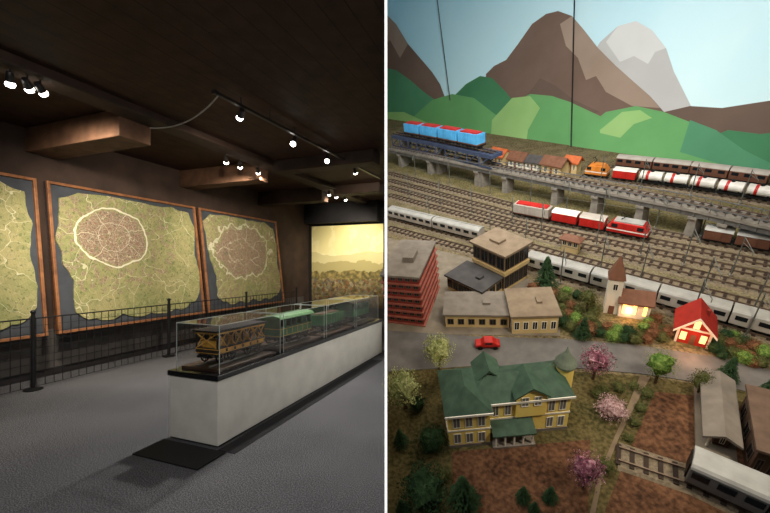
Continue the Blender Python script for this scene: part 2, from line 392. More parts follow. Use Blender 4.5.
def case_car(y0, y1, kind, label):
    L = y1-y0; t = thing('model_wagon', label, 'model train', PM @ T((-.29, y0, ztop)) @ Matrix.Diagonal((1.3, 1, 1.12, 1)))
    bs = MB().box(-.17, .17, -.05, L+.05, 0, .02); bs.build('display_board', m_brown, t)
    MB().box(-.06, -.05, -.02, L+.02, .02, .032).box(.05, .06, -.02, L+.02, .02, .032).build('track_rails', m_steel, t)
    ch = MB().box(-.06, .06, 0, L, .09, .115)
    for e in (-.012, L+.012):
        for sx in (-.04, .04): ch.cyl((sx, e-.012, .105), (sx, e+.012, .105), .014, None, 10)
    cho = ch.build('chassis', m_black, t)
    for sx in (-.07, .07):
        for q in (.14, .34, .66, .86): link('wheel', wm, cho, T((sx, L*q, .0885)))
    if kind == 'low':
        b = MB().box(-.1, .1, .02, L-.02, .115, .135).box(-.1, -.09, .02, L-.02, .13, .235).box(.09, .1, .02, L-.02, .13, .235).box(-.1, .1, .02, .03, .13, .235).box(-.1, .1, L-.03, L-.02, .13, .235)
        b.build('body', m_green, t, bevel=.002)
        rb = MB()
        for k in range(9):
            y = .03+(L-.07)*k/8; rb.box(-.104, .104, y, y+.01, .12, .24)
        rb.build('ribs', m_gree2, t)
        MB().prism([(-.085,.03,.21),(.085,.03,.21),(.085,L-.03,.21),(-.085,L-.03,.21)], [(-.05,.06,.245),(.05,.06,.25),(.04,L-.06,.24),(-.05,L-.06,.25)]).build('load', m_brown, t)
        return
    bm_, tm_, rm_ = {'gold': (m_dkbody, m_gold, m_dkbody), 'green': (m_green, m_gold, m_gree2), 'mixed': (m_green, m_gree2, m_dkbody)}[kind]
    zb = .165 if kind == 'gold' else .205
    b = MB().box(-.1, .1, .02, L-.02, .115, zb)
    nn = 6
    for k in range(nn+1):
        y = .025+(L-.05)*k/nn; hw = .006 if kind == 'gold' else .01
        b.box(-.1, -.09, y-hw, y+hw, zb, .30).box(.09, .1, y-hw, y+hw, zb, .30)
    b.box(-.1, .1, .02, L-.02, .288, .30)
    if kind != 'gold': b.box(-.1, .1, .02, .03, .2, .29).box(-.1, .1, L-.03, L-.02, .2, .29)
    b.build('body', bm_, t, bevel=.002)
    for k in range(nn-1):
        y = .05+(L-.05)*k/nn
        MB().box(-.07, .07, y, y+.02, zb, zb+.05).build('bench', m_gold if kind == 'gold' else m_brown, t)
    pr = [(-.12,.30),(.12,.30),(.1,.322),(.05,.335),(-.05,.335),(-.1,.322)]
    if kind == 'gold': pr = [(-.105,.30),(.105,.30),(.105,.312),(-.105,.312)]
    MB().prism([(x, -.01, z) for x, z in pr], [(x, L+.01, z) for x, z in pr]).build('roof', rm_, t)
    tl = MB().box(-.102, .102, .018, L-.018, .122, .127).box(-.102,.102,.018,L-.018,zb-.012,zb-.006)
    for k in range(nn):
        y = .04+(L-.05)*k/nn; w_ = (L-.05)/nn-.03
        if kind == 'gold':
            tl.box(-.1025, .1025, y, y+w_, .13, .153)
            ya, yb = y-.005, y+w_+.02
            for sx in (-.097, .097): tl.cyl((sx, ya, zb+.005), (sx, yb, .285), .005, None, 5).cyl((sx, yb, zb+.005), (sx, ya, .285), .005, None, 5)
        else: tl.box(-.1025, .1025, y, y+.006, .134, .19)
    if kind == 'gold':
        tl.box(-.102, .102, .018, L-.018, .28, .292)
        for e in (.02, L-.02): tl.cyl((-.09, e, zb), (.09, e, .285), .005, None, 5).cyl((.09, e, zb), (-.09, e, .285), .005, None, 5)
    tl.build('trim_panels', tm_, t)
case_car(.16, .86, 'gold', 'black and dark yellow open-framed model carriage with spoked wheels, nearest on the plinth')
case_car(1.09, 1.80, 'green', 'dark green open-sided model carriage with yellow lines and a paler green roof')
case_car(2.04, 2.75, 'low', 'low green open model wagon with a brown load under a clear cover')
case_car(2.98, 3.7, 'mixed', 'dark green model carriage with a black roof at the far end of the plinth')

# ceiling lights
m_lens = mat('lamp_lens', (255, 248, 236), (255, 248, 236), 1, .3, emit=16)
m_lampb = mat('lamp_body', (48, 45, 44), (36, 34, 33), 10, .4, .3)
m_lampw = mat('lamp_grey', (150, 146, 140), (126, 122, 116), 10, .4, .1)
def look(p, q):
    d = (Vector(q)-Vector(p)).normalized(); return d.to_track_quat('-Z', 'Y').to_matrix().to_4x4()
def spot(p, target, label, power, ang=70, col=(1, .88, .72), group=None, body=None, hs=1.0):
    p = Vector(p); body = body or m_lampb
    t = thing('track_spotlight', label, 'spotlight', T(p), group)
    MB().cyl((0,0,.0), (0,0,CEIL-p.z-.002), .009, None, 8).build('stem', body, t)
    Rm = look(p, target) @ Matrix.Diagonal((hs, hs, hs, 1))
    hd = MB().lathe([(.026,.055),(.032,.03),(.034,-.01),(.038,-.03),(.038,-.035)], n=14).build('lamp_head', body, t, Rm)
    MB().lathe([(.03,-.036),(.037,-.046),(.038,-.06),(.03,-.076),(.001,-.086)], n=14).build('lens', m_lens, hd)
    if power:
        ld = bpy.data.lights.new('spot_lamp', 'SPOT'); ld.energy = power; ld.spot_size = math.radians(ang); ld.spot_blend = .8; ld.color = col; ld.shadow_soft_size = .05
        lo = bpy.data.objects.new('spot_lamp', ld); C.objects.link(lo)
        d = (Vector(target)-p).normalized(); lo.matrix_world = T(p+d*.15) @ look(p, target)
def rail(p, q, label, r=.018):
    p = Vector(p); q = Vector(q); L = (q-p).length; a = math.atan2(q.y-p.y, q.x-p.x)
    t = thing('lighting_track', label, 'lighting track', T(p) @ Rz(a))
    MB().box(0, L, -r, r, 0, .03).build('track', m_lampb, t)
    MB().box(-.02, .0, -r*1.2, r*1.2, -.004, .034).box(L, L+.02, -r*1.2, r*1.2, -.004, .034).build('end_cap', m_lampb, t)
    for k in (.2, .8): MB().cyl((L*k, 0, .03), (L*k, 0, CEIL-p.z), .006, None, 6).build('hanger', m_lampb, t)
ZT = 3.36
def up(px, py, z=3.27): return unp(px, py, z)
a, b = up(2, 66, ZT), up(54, 82, ZT); rail(a, b, 'short black lighting track over the near maps, three spotlights on it')
G1 = 'spotlights on the short near track'
spot(up(10, 78), room(-.3, .9, .9), 'spotlight leftmost of three on the near track', 190, 100, group=G1)
spot(up(27, 84), room(1.2, .35, 1.5), 'middle spotlight of three on the near track', 240, 90, group=G1)
spot(up(40, 88), room(2.0, .6, 1.2), 'right spotlight of three on the near track', 235, 90, group=G1)
rail(up(215, 94, 3.31), up(380, 179, 3.31), 'long thin dark lighting track running to the back above the plinth', .022)
G2 = 'spotlights on the long track'
spot(up(241, 114), room(2.3, .6, 1.3), 'bright lone spotlight nearest on the long track', 260, 95, group=G2)
spot(up(294, 141), PM @ Vector((-.5, .5, .5)), 'small spotlight second along the long track', 340, 105, (1,.95,.88), group=G2)
spot(up(327, 158), PM @ Vector((-.1, 2.2, .6)), 'small spotlight third along the long track', 340, 105, (1,.95,.88), group=G2)
spot(up(355, 171), room(TB, 2.2, 1.8), 'small spotlight farthest along the long track', 140, 75, (1, .9, .72), group=G2)
rail(up(220, 150, ZT), up(271, 167, ZT), 'short lighting track in front of the farthest map')
G3 = 'spotlights on the middle short track'
spot(up(226, 159.5), room(3.7, .4, 1.5), 'bright spotlight at the near end of the middle short track', 190, 85, group=G3)
spot(up(240, 164.5), room(4.2, .4, 1.4), 'bright spotlight in the middle of the middle short track', 80, 85, group=G3)
spot(up(258, 170.5), room(4.9, .4, 1.5), 'bright spotlight at the far end of the middle short track', 225, 85, group=G3)
rail(up(322, 185, ZT), up(353, 194, ZT), 'farthest short lighting track before the mural')
G4 = 'spotlights on the farthest track'
spot(up(329, 193), room(TB, .9, 1.8), 'spotlight left on the farthest short track', 165, 85, (1, .9, .72), group=G4)
spot(up(336, 195.5), room(TB, 1.3, 1.8), 'spotlight in the middle of the farthest short track', 80, 85, (1, .9, .72), group=G4)
spot(up(345, 198), room(TB, 1.9, 1.8), 'spotlight right on the farthest short track', 140, 85, (1, .9, .72), group=G4)
p0 = up(150, 128, 3.2); p1 = up(190, 130, 3.2); p2 = up(218, 96, 3.3)
pts = []
for k in range(15):
    u = k/14; pts.append(p0*(1-u)**2+p1*2*u*(1-u)+p2*u*u)
tag(MB().tube(pts, .008).build('power_cable', m_lampw), 'grey power cable sagging between beam and long lighting track', 'cable')
def area(p, target, size, power, col=(1, 1, 1), sy=None):
    ld = bpy.data.lights.new('area_lamp', 'AREA'); ld.energy = power; ld.size = size; ld.color = col
    if sy: ld.shape = 'RECTANGLE'; ld.size_y = sy
    o = bpy.data.objects.new('area_lamp', ld); C.objects.link(o); o.matrix_world = T(Vector(p)) @ look(p, target)
area((-1.3, .4, 3.3), (-1.7, 3.4, 0), 1.4, 80, (1, .97, .94))  # unseen soft fill above the camera, added to brighten the room

# =================================================================== RIGHT: RAKED MODEL LAYOUT
dn = Vector(((490-CX)/F, 1, -(880-CY)/F)).normalized(); U = -dn; HH = 2.4
CAMV = Vector((0, 0, EYE))
def ray(px, py): return Vector(((px-CX)/F, 1, -(py-CY)/F))
def Gw(px, py, h=0):
    r = ray(px, py); return CAMV+r*((HH-h)/dn.dot(r))
E1 = (Vector((1,0,0))-U*U.x).normalized(); E2 = U.cross(E1)
OL = Gw(580, 400)
ML = Matrix(((E1.x,E2.x,U.x,OL.x),(E1.y,E2.y,U.y,OL.y),(E1.z,E2.z,U.z,OL.z),(0,0,0,1)))
MLi = ML.inverted()
def g(px, py, h=0):
    q = MLi @ Gw(px, py, h); return Vector((q.x, q.y))
def hgt(px, py, top):
    P = Gw(px, py)-CAMV; k = (CY-top)/F; return (k*P.y-P.z)/(U.z-k*U.y)
def mpp(px, py): return (HH/dn.dot(ray(px, py)))/F
def site(A, B):
    a, b = g(*A), g(*B); d = b-a
    return ML @ T((a.x, a.y, 0)) @ Rz(math.atan2(d.y, d.x)), d.length
def depth(A, B, Cc):
    a, b, c = g(*A), g(*B), g(*Cc); d = (b-a).normalized(); return abs((c-a).cross(d))
def spotm(px, py, rot=0, h=0): q = g(px, py, h); return ML @ T((q.x, q.y, h)) @ Rz(rot)
def leftx(py):
    k = -(py-CY)/F; Z = (HH-dn.x*.014)/(dn.y+dn.z*k); return CAMV+Vector((.014, Z, k*Z))

m_base = groundmat('scenic_ground', [(134, 120, 92), (112, 100, 74), (88, 79, 55)])
m_yard = groundmat('yard_gravel', [(136, 125, 98), (113, 104, 78), (88, 83, 58)], 5, 50)
m_asph = mat('model_asphalt', (112, 109, 106), (95, 92, 90), 8, .9)
m_lawn = groundmat('model_grass', [(104, 92, 60), (84, 77, 47), (58, 60, 34)], 4, 40)
m_soil = groundmat('model_soil', [(112, 80, 58), (92, 64, 46), (68, 47, 35)], 6, 36)
m_pave = mat('model_paving', (136, 126, 111), (115, 106, 92), 10, .9)
m_olive = groundmat('model_meadow', [(126, 114, 79), (102, 95, 64), (77, 75, 46)], 5, 40)
q = None
BL, BR = (386, 118), (800, 178)
q = [leftx(524), leftx(BL[1]+.4), Gw(800, BR[1]+.4), Gw(800, 524)]
wd = MB(); wd.prism([(p.x, p.y, min(0, p.z)) for p in q], [tuple(p) for p in q])
bo = wd.build('layout_baseboard', m_base); tag(bo, 'raked scenic baseboard of the model railway layout rising to the painted backdrop', 'model layout')
bo['kind'] = 'structure'
def patch(name, pix, mt, z):
    pts = [g(*p) for p in pix]
    o = MB().prism([(p.x, p.y, .0002) for p in pts], [(p.x, p.y, z) for p in pts]).build(name, mt, None, ML); return struct(o)
patch('ground_meadow', [(387.4,160),(560,182),(800,212),(800,340),(700,318),(560,270),(387.4,206)], m_olive, .001)
patch('ground_gravel', [(388,168),(515,202),(648,227),(800,253),(800,352),(640,305),(480,258),(388,233)], m_yard, .0016)
patch('ground_paving', [(388,238),(470,258),(530,280),(560,300),(560,336),(388,334)], m_pave, .003)
patch('ground_lawn', [(387.6,372),(450,364),(640,376),(800,400),(800,520),(388,520)], m_lawn, .002)
patch('ground_soil', [(452,452),(590,440),(588,524),(455,524)], m_soil, .005)
patch('ground_soil', [(655,392),(715,398),(790,430),(790,524),(600,524),(625,460)], m_soil, .005)
patch('road', [(388,331),(480,337),(560,339),(640,346),(720,358),(800,378),(800,404),(720,386),(640,374),(560,367),(480,366),(388,372)], m_asph, .006)
patch('ground_meadow', [(560,290),(640,318),(700,332),(800,360),(800,372),(720,352),(640,341),(560,335)], m_olive, .004)
m_path = mat('garden_path', (126, 109, 87), (106, 90, 71), 12, .9)
patch('garden_path', [(640,376),(650,378),(636,404),(618,440),(602,480),(594,520),(588,520),(600,470),(622,420)], m_path, .006)

# ---- painted backdrop
P0, P1 = Gw(*BL), Gw(*BR)
nb = (P1-P0).cross(Vector((0,0,1))).normalized()
if nb.y > 0: nb = -nb
def bp(px, py, off=0):
    r = ray(px, py); k = ((P0+nb*off)-CAMV).dot(nb)/r.dot(nb); return CAMV+r*k
n = NT('backdrop_sky'); x = n.xyz()
c = n.ramp(n.math('DIVIDE', x[2], 9.0), [(.3, lin((210, 232, 232))), (.62, lin((190, 224, 234))), (1, lin((166, 214, 232)))])
c = n.mix(.12, c, n.ramp(n.noise(.6, 4), [(.4, lin((220, 236, 234))), (.6, lin((158, 208, 226)))])); m_sky = n.done(c, .85, 0, .1)
def pm(nm, c1, c2): return mat(nm, c1, c2, 1.1, .85, spec=.1)
bk = MB()
def layer(pix, mt, k):
    bk.m(mt); bk.poly([bp(max(px, 386.0), py, .004*k) for px, py in pix])
layer([(386,-60),(800,-60),(800,215),(386,215)], m_sky, 0)
m_mt1 = pm('paint_mountain', (116, 96, 86), (104, 86, 76)); m_mt2 = pm('paint_mountain_light', (154, 136, 122), (142, 124, 110)); m_mt3 = pm('paint_mountain_pale', (184, 184, 183), (174, 174, 173)); m_mt4 = pm('paint_mountain_pale_lit', (204, 205, 204), (196, 197, 196)); m_mt5 = pm('paint_mountain_dark', (104, 88, 78), (96, 80, 72))
m_h1 = pm('paint_hill_dark', (72, 128, 90), (64, 116, 82)); m_h2 = pm('paint_hill_mid', (104, 160, 102), (94, 148, 94)); m_h3 = pm('paint_hill_light', (146, 184, 118), (134, 174, 108)); m_h4 = pm('paint_hill_blue', (84, 140, 106), (76, 130, 98))
layer([(580,215),(588,62),(600,42),(618,26),(636,21),(652,30),(666,48),(674,72),(692,108),(700,215)], m_mt3, 1)
layer([(606,42),(618,26),(636,21),(652,30),(666,48),(655,52),(648,64),(634,56),(620,62)], m_mt4, 2)
layer([(480,215),(486,74),(494,66),(506,60),(518,44),(532,24),(546,14),(558,11),(572,16),(584,30),(598,48),(616,66),(634,82),(650,96),(664,112),(670,215)], m_mt1, 3)
layer([(560,24),(572,16),(584,30),(598,48),(616,66),(634,82),(650,96),(660,108),(632,106),(606,92),(596,76),(586,80),(578,58),(566,46)], m_mt2, 4)
layer([(386,14),(396,24),(408,44),(420,58),(432,72),(440,84),(446,100),(440,215),(386,215)], m_mt1, 3)
layer([(386,14),(396,24),(408,44),(400,58),(390,40),(386,44)], m_mt2, 4)
layer([(528,94),(540,78),(556,86),(574,100),(600,112),(560,120),(530,112)], m_mt5, 5)
layer([(655,215),(664,112),(690,106),(722,108),(748,104),(800,96),(800,215)], m_mt5, 4)
layer([(386,68),(396,70),(410,80),(424,92),(438,102),(460,120),(460,215),(386,215)], m_h4, 6)
layer([(440,215),(452,98),(466,84),(480,76),(492,78),(506,92),(520,110),(540,215)], m_h1, 6)
layer([(500,215),(512,104),(530,94),(552,96),(570,102),(600,116),(640,150),(640,215)], m_h2, 7)
layer([(404,215),(412,118),(432,100),(452,94),(474,98),(500,118),(520,140),(530,215)], m_h2, 8)
layer([(486,215),(492,120),(512,98),(530,96),(540,108),(528,130),(516,215)], m_h3, 9)
layer([(570,215),(580,132),(606,112),(636,106),(664,112),(690,122),(720,146),(740,215)], m_h2, 9)
layer([(600,130),(622,112),(640,110),(652,118),(634,124),(618,140),(600,152)], m_h3, 10)
layer([(690,215),(704,140),(728,130),(760,134),(800,130),(800,215)], m_h1, 10)
layer([(690,120),(716,130),(744,150),(772,164),(800,170),(800,215),(660,215)], m_h4, 11)
layer([(386,112),(404,112),(430,124),(470,136),(520,142),(560,158),(620,160),(640,215),(386,215)], m_h3, 12)
layer([(560,215),(570,142),(596,132),(630,140),(680,152),(740,170),(800,182),(800,215)], m_h2, 13)
tag(bk.build('painted_backdrop', None), 'painted backdrop of brown and pale mountains over green hills', 'backdrop')
m_wr = mat('wire_dark', (84, 86, 86), (70, 72, 72), 10, .5)
tag(MB().cyl(bp(434, -25, .1), bp(450, 100, .1), .012, None, 6).build('hanging_wire', m_wr), 'thin grey wire hanging before the left green hill', 'wire')
tag(MB().cyl(bp(575, -25, .1), bp(571, 150, .1), .011, None, 6).build('hanging_wire', m_black), 'thin black wire hanging before the large brown mountain', 'wire')

# ---- tracks
m_ball = mat('ballast', (134, 120, 99), (102, 91, 75), 60, .95, bump=.5)
m_sleep = mat('sleeper', (60, 47, 39), (47, 37, 31), 20, .85)
m_rail = mat('rail_steel', (146, 128, 112), (116, 98, 84), 15, .4, .6)
def resample(pts, step):
    out = [pts[0].copy()]
    for a, b in zip(pts[:-1], pts[1:]):
        L = (b-a).length; k = max(1, int(L/step))
        for i in range(1, k+1): out.append(a+(b-a)*i/k)
    return out
def offs(pts, o):
    r = []
    for i in range(len(pts)):
        d = (pts[min(i+1, len(pts)-1)]-pts[max(i-1, 0)]).normalized(); r.append(pts[i]+Vector((-d.y, d.x))*o)
    return r
def ribbon(b, pts, o, w, z0, z1, wt=None):
    A = offs(pts, o-w/2); B = offs(pts, o+w/2); wt = w if wt is None else wt; A2 = offs(pts, o-wt/2); B2 = offs(pts, o+wt/2)
    rings = [[b.v((p.x, p.y, z)) for p, z in ((A[i], z0), (B[i], z0), (B2[i], z1), (A2[i], z1))] for i in range(len(pts))]
    b.f(rings[0][::-1]); b.f(rings[-1])
    for r0, r1 in zip(rings[:-1], rings[1:]):
        for k in range(4): b.f([r0[k], r0[(k+1) % 4], r1[(k+1) % 4], r1[k]])
RZ = .036
def track(pix, label, h=0, ballast=True, group='model railway tracks'):
    pts = resample([g(px, py, h) for px, py in pix], .3)
    t = thing('railway_track', label, 'railway track', ML @ T((0, 0, h)), group)
    if ballast:
        b = MB(); ribbon(b, pts, 0, .2, .002, .016, .16); b.build('ballast', m_ball, t)
    b = MB(); fine = resample(pts, .07)
    for i in range(len(fine)-1):
        p = fine[i]; d = (fine[i+1]-fine[i]).normalized(); e = Vector((-d.y, d.x))
        c4 = [p+d*sx*.012+e*sy*.07 for sx, sy in ((-1,-1),(1,-1),(1,1),(-1,1))]
        b.prism([(c.x, c.y, .014) for c in c4], [(c.x, c.y, .024) for c in c4])
    b.build('sleepers', m_sleep, t)
    for o in (-.045, .045):
        b = MB(); ribbon(b, pts, o, .008, .024, RZ); b.build('rail', m_rail, t)
def pyon(pix, px):
    for a, b in zip(pix[:-1], pix[1:]):
        if a[0] <= px <= b[0]: return a[1]+(b[1]-a[1])*(px-a[0])/(b[0]-a[0])
    a, b = (pix[0], pix[1]) if px < pix[0][0] else (pix[-2], pix[-1])
    return a[1]+(b[1]-a[1])*(px-a[0])/(b[0]-a[0])
T0 = [(590,165),(690,177),(800,193)]
T1 = [(582,177),(690,191),(800,209)]
T2 = [(389,181),(515,216),(648,242),(800,272)]
T2b = [(389,174),(515,207),(648,232),(800,260)]
T2c = [(389,188),(515,223.5),(648,252),(800,285)]
T3 = [(389,196),(560,242.5),(800,300)]
T4 = [(389,208),(560,256),(800,318)]
T5 = [(389,229),(480,254),(640,300),(800,346)]
T6 = [(389,218),(480,242),(640,287),(800,332)]
T7 = [(618,456),(690,480),(800,532)]
for tr_, lb in ((T0,'rearmost track under dark carriages by the backdrop'),(T1,'back track under the white tank wagons'),(T2b,'bare track just behind the red goods train'),(T2,'track under the red goods train'),(T2c,'bare track directly in front of the red goods train'),(T3,'second bare track in front of the red goods train'),(T4,'bare track in front of the signal box'),(T6,'track just behind the long silver train'),(T5,'track under the long silver train'),(T7,'track under the silver coaches in the near right corner')):
    track(tr_, lb)
m_silver = mat('coach_silver', (188, 184, 176), (166, 162, 154), 10, .4)
m_silver2 = mat('coach_grey', (122, 120, 117), (102, 100, 97), 10, .4)
m_roofg = mat('coach_roof', (166, 165, 160), (146, 145, 140), 10, .5)
m_roofs = mat('coach_roof_silver', (174, 174, 170), (150, 150, 146), 10, .45)
m_redt = mat('train_red', (190, 40, 34), (162, 32, 28), 10, .4)
m_whitet = mat('tank_white', (226, 222, 214), (206, 202, 194), 10, .4)
m_browng = mat('goods_brown', (106, 70, 52), (88, 56, 42), 10, .6)
m_greyt = mat('container_grey', (178, 170, 160), (160, 152, 142), 10, .5)
m_bluet = mat('container_blue', (86, 172, 222), (66, 148, 200), 10, .45)
m_yell = mat('loco_orange', (216, 136, 54), (190, 110, 40), 10, .45)
bog_me = MB().box(-.06, .06, -.05, .05, .012, .03).box(-.055,.055,-.054,-.05,.02,.036).box(-.055,.055,.05,.054,.02,.036).mesh('bogie', m_black)
ws_me = MB().cyl((0,-.051,0), (0,-.039,0), .021, None, 12).cyl((0,.039,0), (0,.051,0), .021, None, 12).cyl((0,-.04,0), (0,.04,0), .005, None, 6).mesh('wheelset', m_steel)
def car(tr_, x0, x1, kind, label, mt, mt2=None, h=0, group=None, cat='train car', name='train_car', sy=1, sz=1):
    a, b = g(x0, pyon(tr_, x0), h), g(x1, pyon(tr_, x1), h); d = b-a; L = d.length
    M = ML @ T((a.x, a.y, h+RZ)) @ Rz(math.atan2(d.y, d.x)) @ Matrix.Diagonal((1, sy, sz, 1))
    t = thing(name, label, cat, M, group)
    for q in (min(.1, L*.22), L-min(.1, L*.22)):
        bo_ = link('bogie', bog_me, t, T((q, 0, 0)))
        for x in (-.04, .04): link('wheelset', ws_me, bo_, T((x, 0, .021)))
    MB().box(.004, L-.004, -.07, .07, .03, .048).cyl((-.0, -.035, .04), (.008, -.035, .04), .01, None, 8).cyl((0, .035, .04), (.008, .035, .04), .01, None, 8).build('chassis', m_black, t)
    if kind == 'coach':
        MB().box(.004, L-.004, -.078, .078, .044, .165).build('body', mt, t, bevel=.006)
        pr = [(-.079,.165),(.079,.165),(.074,.18),(.06,.192),(.038,.2),(.012,.204),(-.012,.204),(-.038,.2),(-.06,.192),(-.074,.18)]
        MB().prism([(.004, y, z) for y, z in pr], [(L-.004, y, z) for y, z in pr]).build('roof', mt2 or m_roofg, t)
        MB().box(-.004, .006, -.05, .05, .05, .17).build('gangway', m_black, t)
        k = max(3, int(L/.11))
        wme = MB().box(-.036, .036, -.003, .003, 0, .045).mesh('window', m_glassd)
        for i in range(k):
            xx = L*(i+.5)/k
            for y in (-.079, .079): link('window', wme, t, T((xx, y, .105)))
    elif kind == 'loco':
        pr = [(.01,.048),(L-.01,.048),(L-.015,.12),(L-.06,.185),(.06,.185),(.015,.12)]
        MB().prism([(x, -.075, z) for x, z in pr], [(x, .075, z) for x, z in pr]).build('body', mt, t, bevel=.006)
        MB().box(.07, L-.07, -.06, .06, .185, .2).build('roof', mt2 or m_roofg, t)
        for y in (-.076, .076):
            for xx in (L*.2, L*.8): MB().box(xx-.03, xx+.03, y-.003, y+.003, .12, .165).build('window', m_glassd, t)
        MB().box(.012, L-.012, -.077, .077, .085, .1).build('stripe', m_whitet, t)
        MB().tube([(L*.3,0,.2),(L*.42,0,.25),(L*.3,0,.29)], .005, 5).cyl((L*.3,-.06,.29), (L*.3,.06,.29), .005, None, 5).build('pantograph', m_black, t)
    elif kind == 'tank':
        MB().cyl((.012, 0, .12), (L-.012, 0, .12), .07, None, 16).build('tank', mt, t)
        MB().cyl((L*.5, 0, .185), (L*.5, 0, .21), .022, None, 10).build('hatch', m_black, t)
        MB().cyl((L*.3, 0, .12), (L*.42, 0, .12), .0715, None, 16).build('band', mt2 or m_redt, t)
        MB().box(.03, .05, -.06, .06, .048, .08).box(L-.05, L-.03, -.06, .06, .048, .08).build('saddle', m_black, t)
    elif kind == 'box':
        MB().box(.012, L-.012, -.075, .075, .048, .17).build('body', mt, t, bevel=.005)
        pr = [(-.08,.17),(.08,.17),(.05,.19),(-.05,.19)]
        MB().prism([(.008, y, z) for y, z in pr], [(L-.008, y, z) for y, z in pr]).build('roof', mt2 or m_roofg, t)
        MB().box(L*.38, L*.62, -.079, .079, .055, .16).build('sliding_door', mt, t, bevel=.003)
    elif kind == 'flat':
        MB().box(.01, L-.01, -.075, .075, .048, .06).build('deck', m_browng, t)
        b = MB().box(.02, L-.02, -.07, .07, .06, .185)
        k = int(L/.06)
        for i in range(k):
            xx = .025+(L-.05)*i/k
            b.box(xx, xx+.02, -.074, .074, .066, .178)
        b.build('container', mt, t)
        if mt2: MB().box(.05, L-.05, -.05, .05, .185, .2).build('container_lid', mt2, t)
    return t
car(T2, 514, 551, 'flat', 'grey container wagon at the rear of the red goods train', m_greyt, m_redt, sz=.9)
car(T2, 552, 578, 'box', 'pale-roofed red wagon behind the grey container wagon', m_redt, m_whitet, sz=.88)
car(T2, 579, 605, 'box', 'red wagon coupled behind the red locomotive', m_redt, m_greyt, sz=.88)
car(T2, 606, 648, 'loco', 'bright red electric locomotive heading the red goods train', m_redt, m_roofg, name='locomotive', cat='locomotive', sz=.9)
car(T2b, 700, 730, 'box', 'brown goods wagon at the right, left one of the pair on the bare track', m_browng, sz=.85)
car(T2b, 731, 768, 'box', 'brown goods wagon cut by the right edge of the layout view', m_browng, sz=.85)
car(T1, 585, 608, 'loco', 'small orange and yellow locomotive near the little back houses', m_yell, m_yell, name='locomotive', cat='locomotive')
car(T1, 612, 636, 'box', 'red and white box wagon behind the orange locomotive', m_redt, m_whitet, sz=.9)
for i, (x0, lb) in enumerate([(638,'first'),(662,'second'),(688,'third'),(715,'fourth'),(743,'fifth')]):
    car(T1, x0, x0+23.5+i, 'tank', lb+' white tank wagon with red band, counted from the orange locomotive', m_whitet, m_redt, group='white tank wagons on the back track', sz=.9)
for i, (x0, lb) in enumerate([(616,'leftmost'),(652,'second from left'),(689,'third from left'),(727,'rightmost')]):
    car(T0, x0, x0+35.5+i, 'coach', lb+' of the dark brown carriages against the painted hills', m_browng, m_greyt, group='dark carriages on the rearmost track', sz=.9)
for i, (x0, x1, lb) in enumerate([(528,590,'leftmost'),(590.6,655,'second from left'),(655.6,725,'third from left'),(725.6,797,'rightmost')]):
    car(T5, x0, x1, 'coach', lb+' coach of the long silver passenger train', m_silver, group='silver passenger coaches on the near main track', sy=.9, sz=.82)
car(T6, 392, 435, 'coach', 'plain grey coach at the left edge of the yard', m_greyt, m_roofg, sy=.9, sz=.82)
car(T6, 435.6, 482, 'coach', 'plain grey coach just left of the tan station', m_greyt, m_roofg, sy=.9, sz=.82)
car(T7, 682, 758, 'coach', 'silver coach in the near right corner, left one', m_silver2, m_roofs, group='silver coaches in the near right corner')
car(T7, 758.8, 822, 'coach', 'silver coach in the near right corner, cut by the picture edge', m_silver2, m_roofs, group='silver coaches in the near right corner')

# ---- viaduct
m_conc = mat('concrete', (140, 134, 124), (116, 110, 101), 10, .85)
m_gird = mat('girder_grey', (104, 102, 98), (86, 84, 81), 10, .7)
m_bgird = mat('girder_blue', (66, 78, 104), (54, 64, 88), 10, .6)
m_railg = mat('railing_grey', (104, 104, 104), (88, 88, 88), 10, .6)
def viaduct(pix, h, label, piers, mt, truss=False):
    pts = resample([g(px, py, h) for px, py in pix], .25)
    t = thing('viaduct', label, 'bridge', ML)
    th = .05 if truss else .03
    b = MB(); ribbon(b, pts, 0, .24, h-th, h); b.build('deck', mt, t)
    for o in (-.115, .115):
        b = MB()
        if truss:
            ribbon(b, pts, o, .015, h-.01, h+.01); ribbon(b, pts, o, .015, h-.2, h-.18)
            e = offs(pts, o)
            for i in range(len(e)-1):
                p, q = e[i], e[i+1]
                b.cyl((p.x,p.y,h-.19), (q.x,q.y,h), .01, None, 5).cyl((p.x,p.y,h), (p.x,p.y,h-.19), .01, None, 5)
            b.build('truss_side', mt, t)
        else:
            ribbon(b, pts, o*.85, .014, h-.085, h-.03); e = resample(offs(pts, o*.85), .12)
            for p in e: b.box(p.x-.012, p.x+.012, p.y-.012, p.y+.012, h-.085, h-.03)
            b.build('girder', m_gird, t)
            b = MB(); ribbon(b, pts, o, .01, h+.045, h+.053); e = resample(offs(pts, o), .12)
            for p in e: b.cyl((p.x,p.y,h), (p.x,p.y,h+.05), .004, None, 4)
            b.build('railing', m_railg, t)
    for px, py in piers:
        p = g(px, py, h); i = min(range(len(pts)-1), key=lambda j: (pts[j]-p).length); d = pts[i+1]-pts[i]
        zt = h-.05 if truss else h-.085
        me = MB().prism([(-.05,-.09,.0),(.05,-.09,.0),(.05,.09,.0),(-.05,.09,.0)], [(-.032,-.09,zt),(.032,-.09,zt),(.032,.09,zt),(-.032,.09,zt)]).box(-.042,.042,-.115,.115,zt-.03,zt).mesh('pier', m_conc)
        link('pier', me, t, T((pts[i].x, pts[i].y, 0)) @ Rz(math.atan2(d.y, d.x)))
V1 = [(393,147),(480,164),(600,187),(700,206),(800,228)]
viaduct(V1, .34, 'long grey girder viaduct with railing sloping across the back of the layout', [(x, pyon(V1, x)) for x in (404,435,475,512,560,610,655,697,745)], m_conc)
track([(x, pyon(V1, x)) for x in (393,480,600,700,800)], 'track on the long grey viaduct', .341, False)
V2 = [(396,134),(440,142),(497,154)]
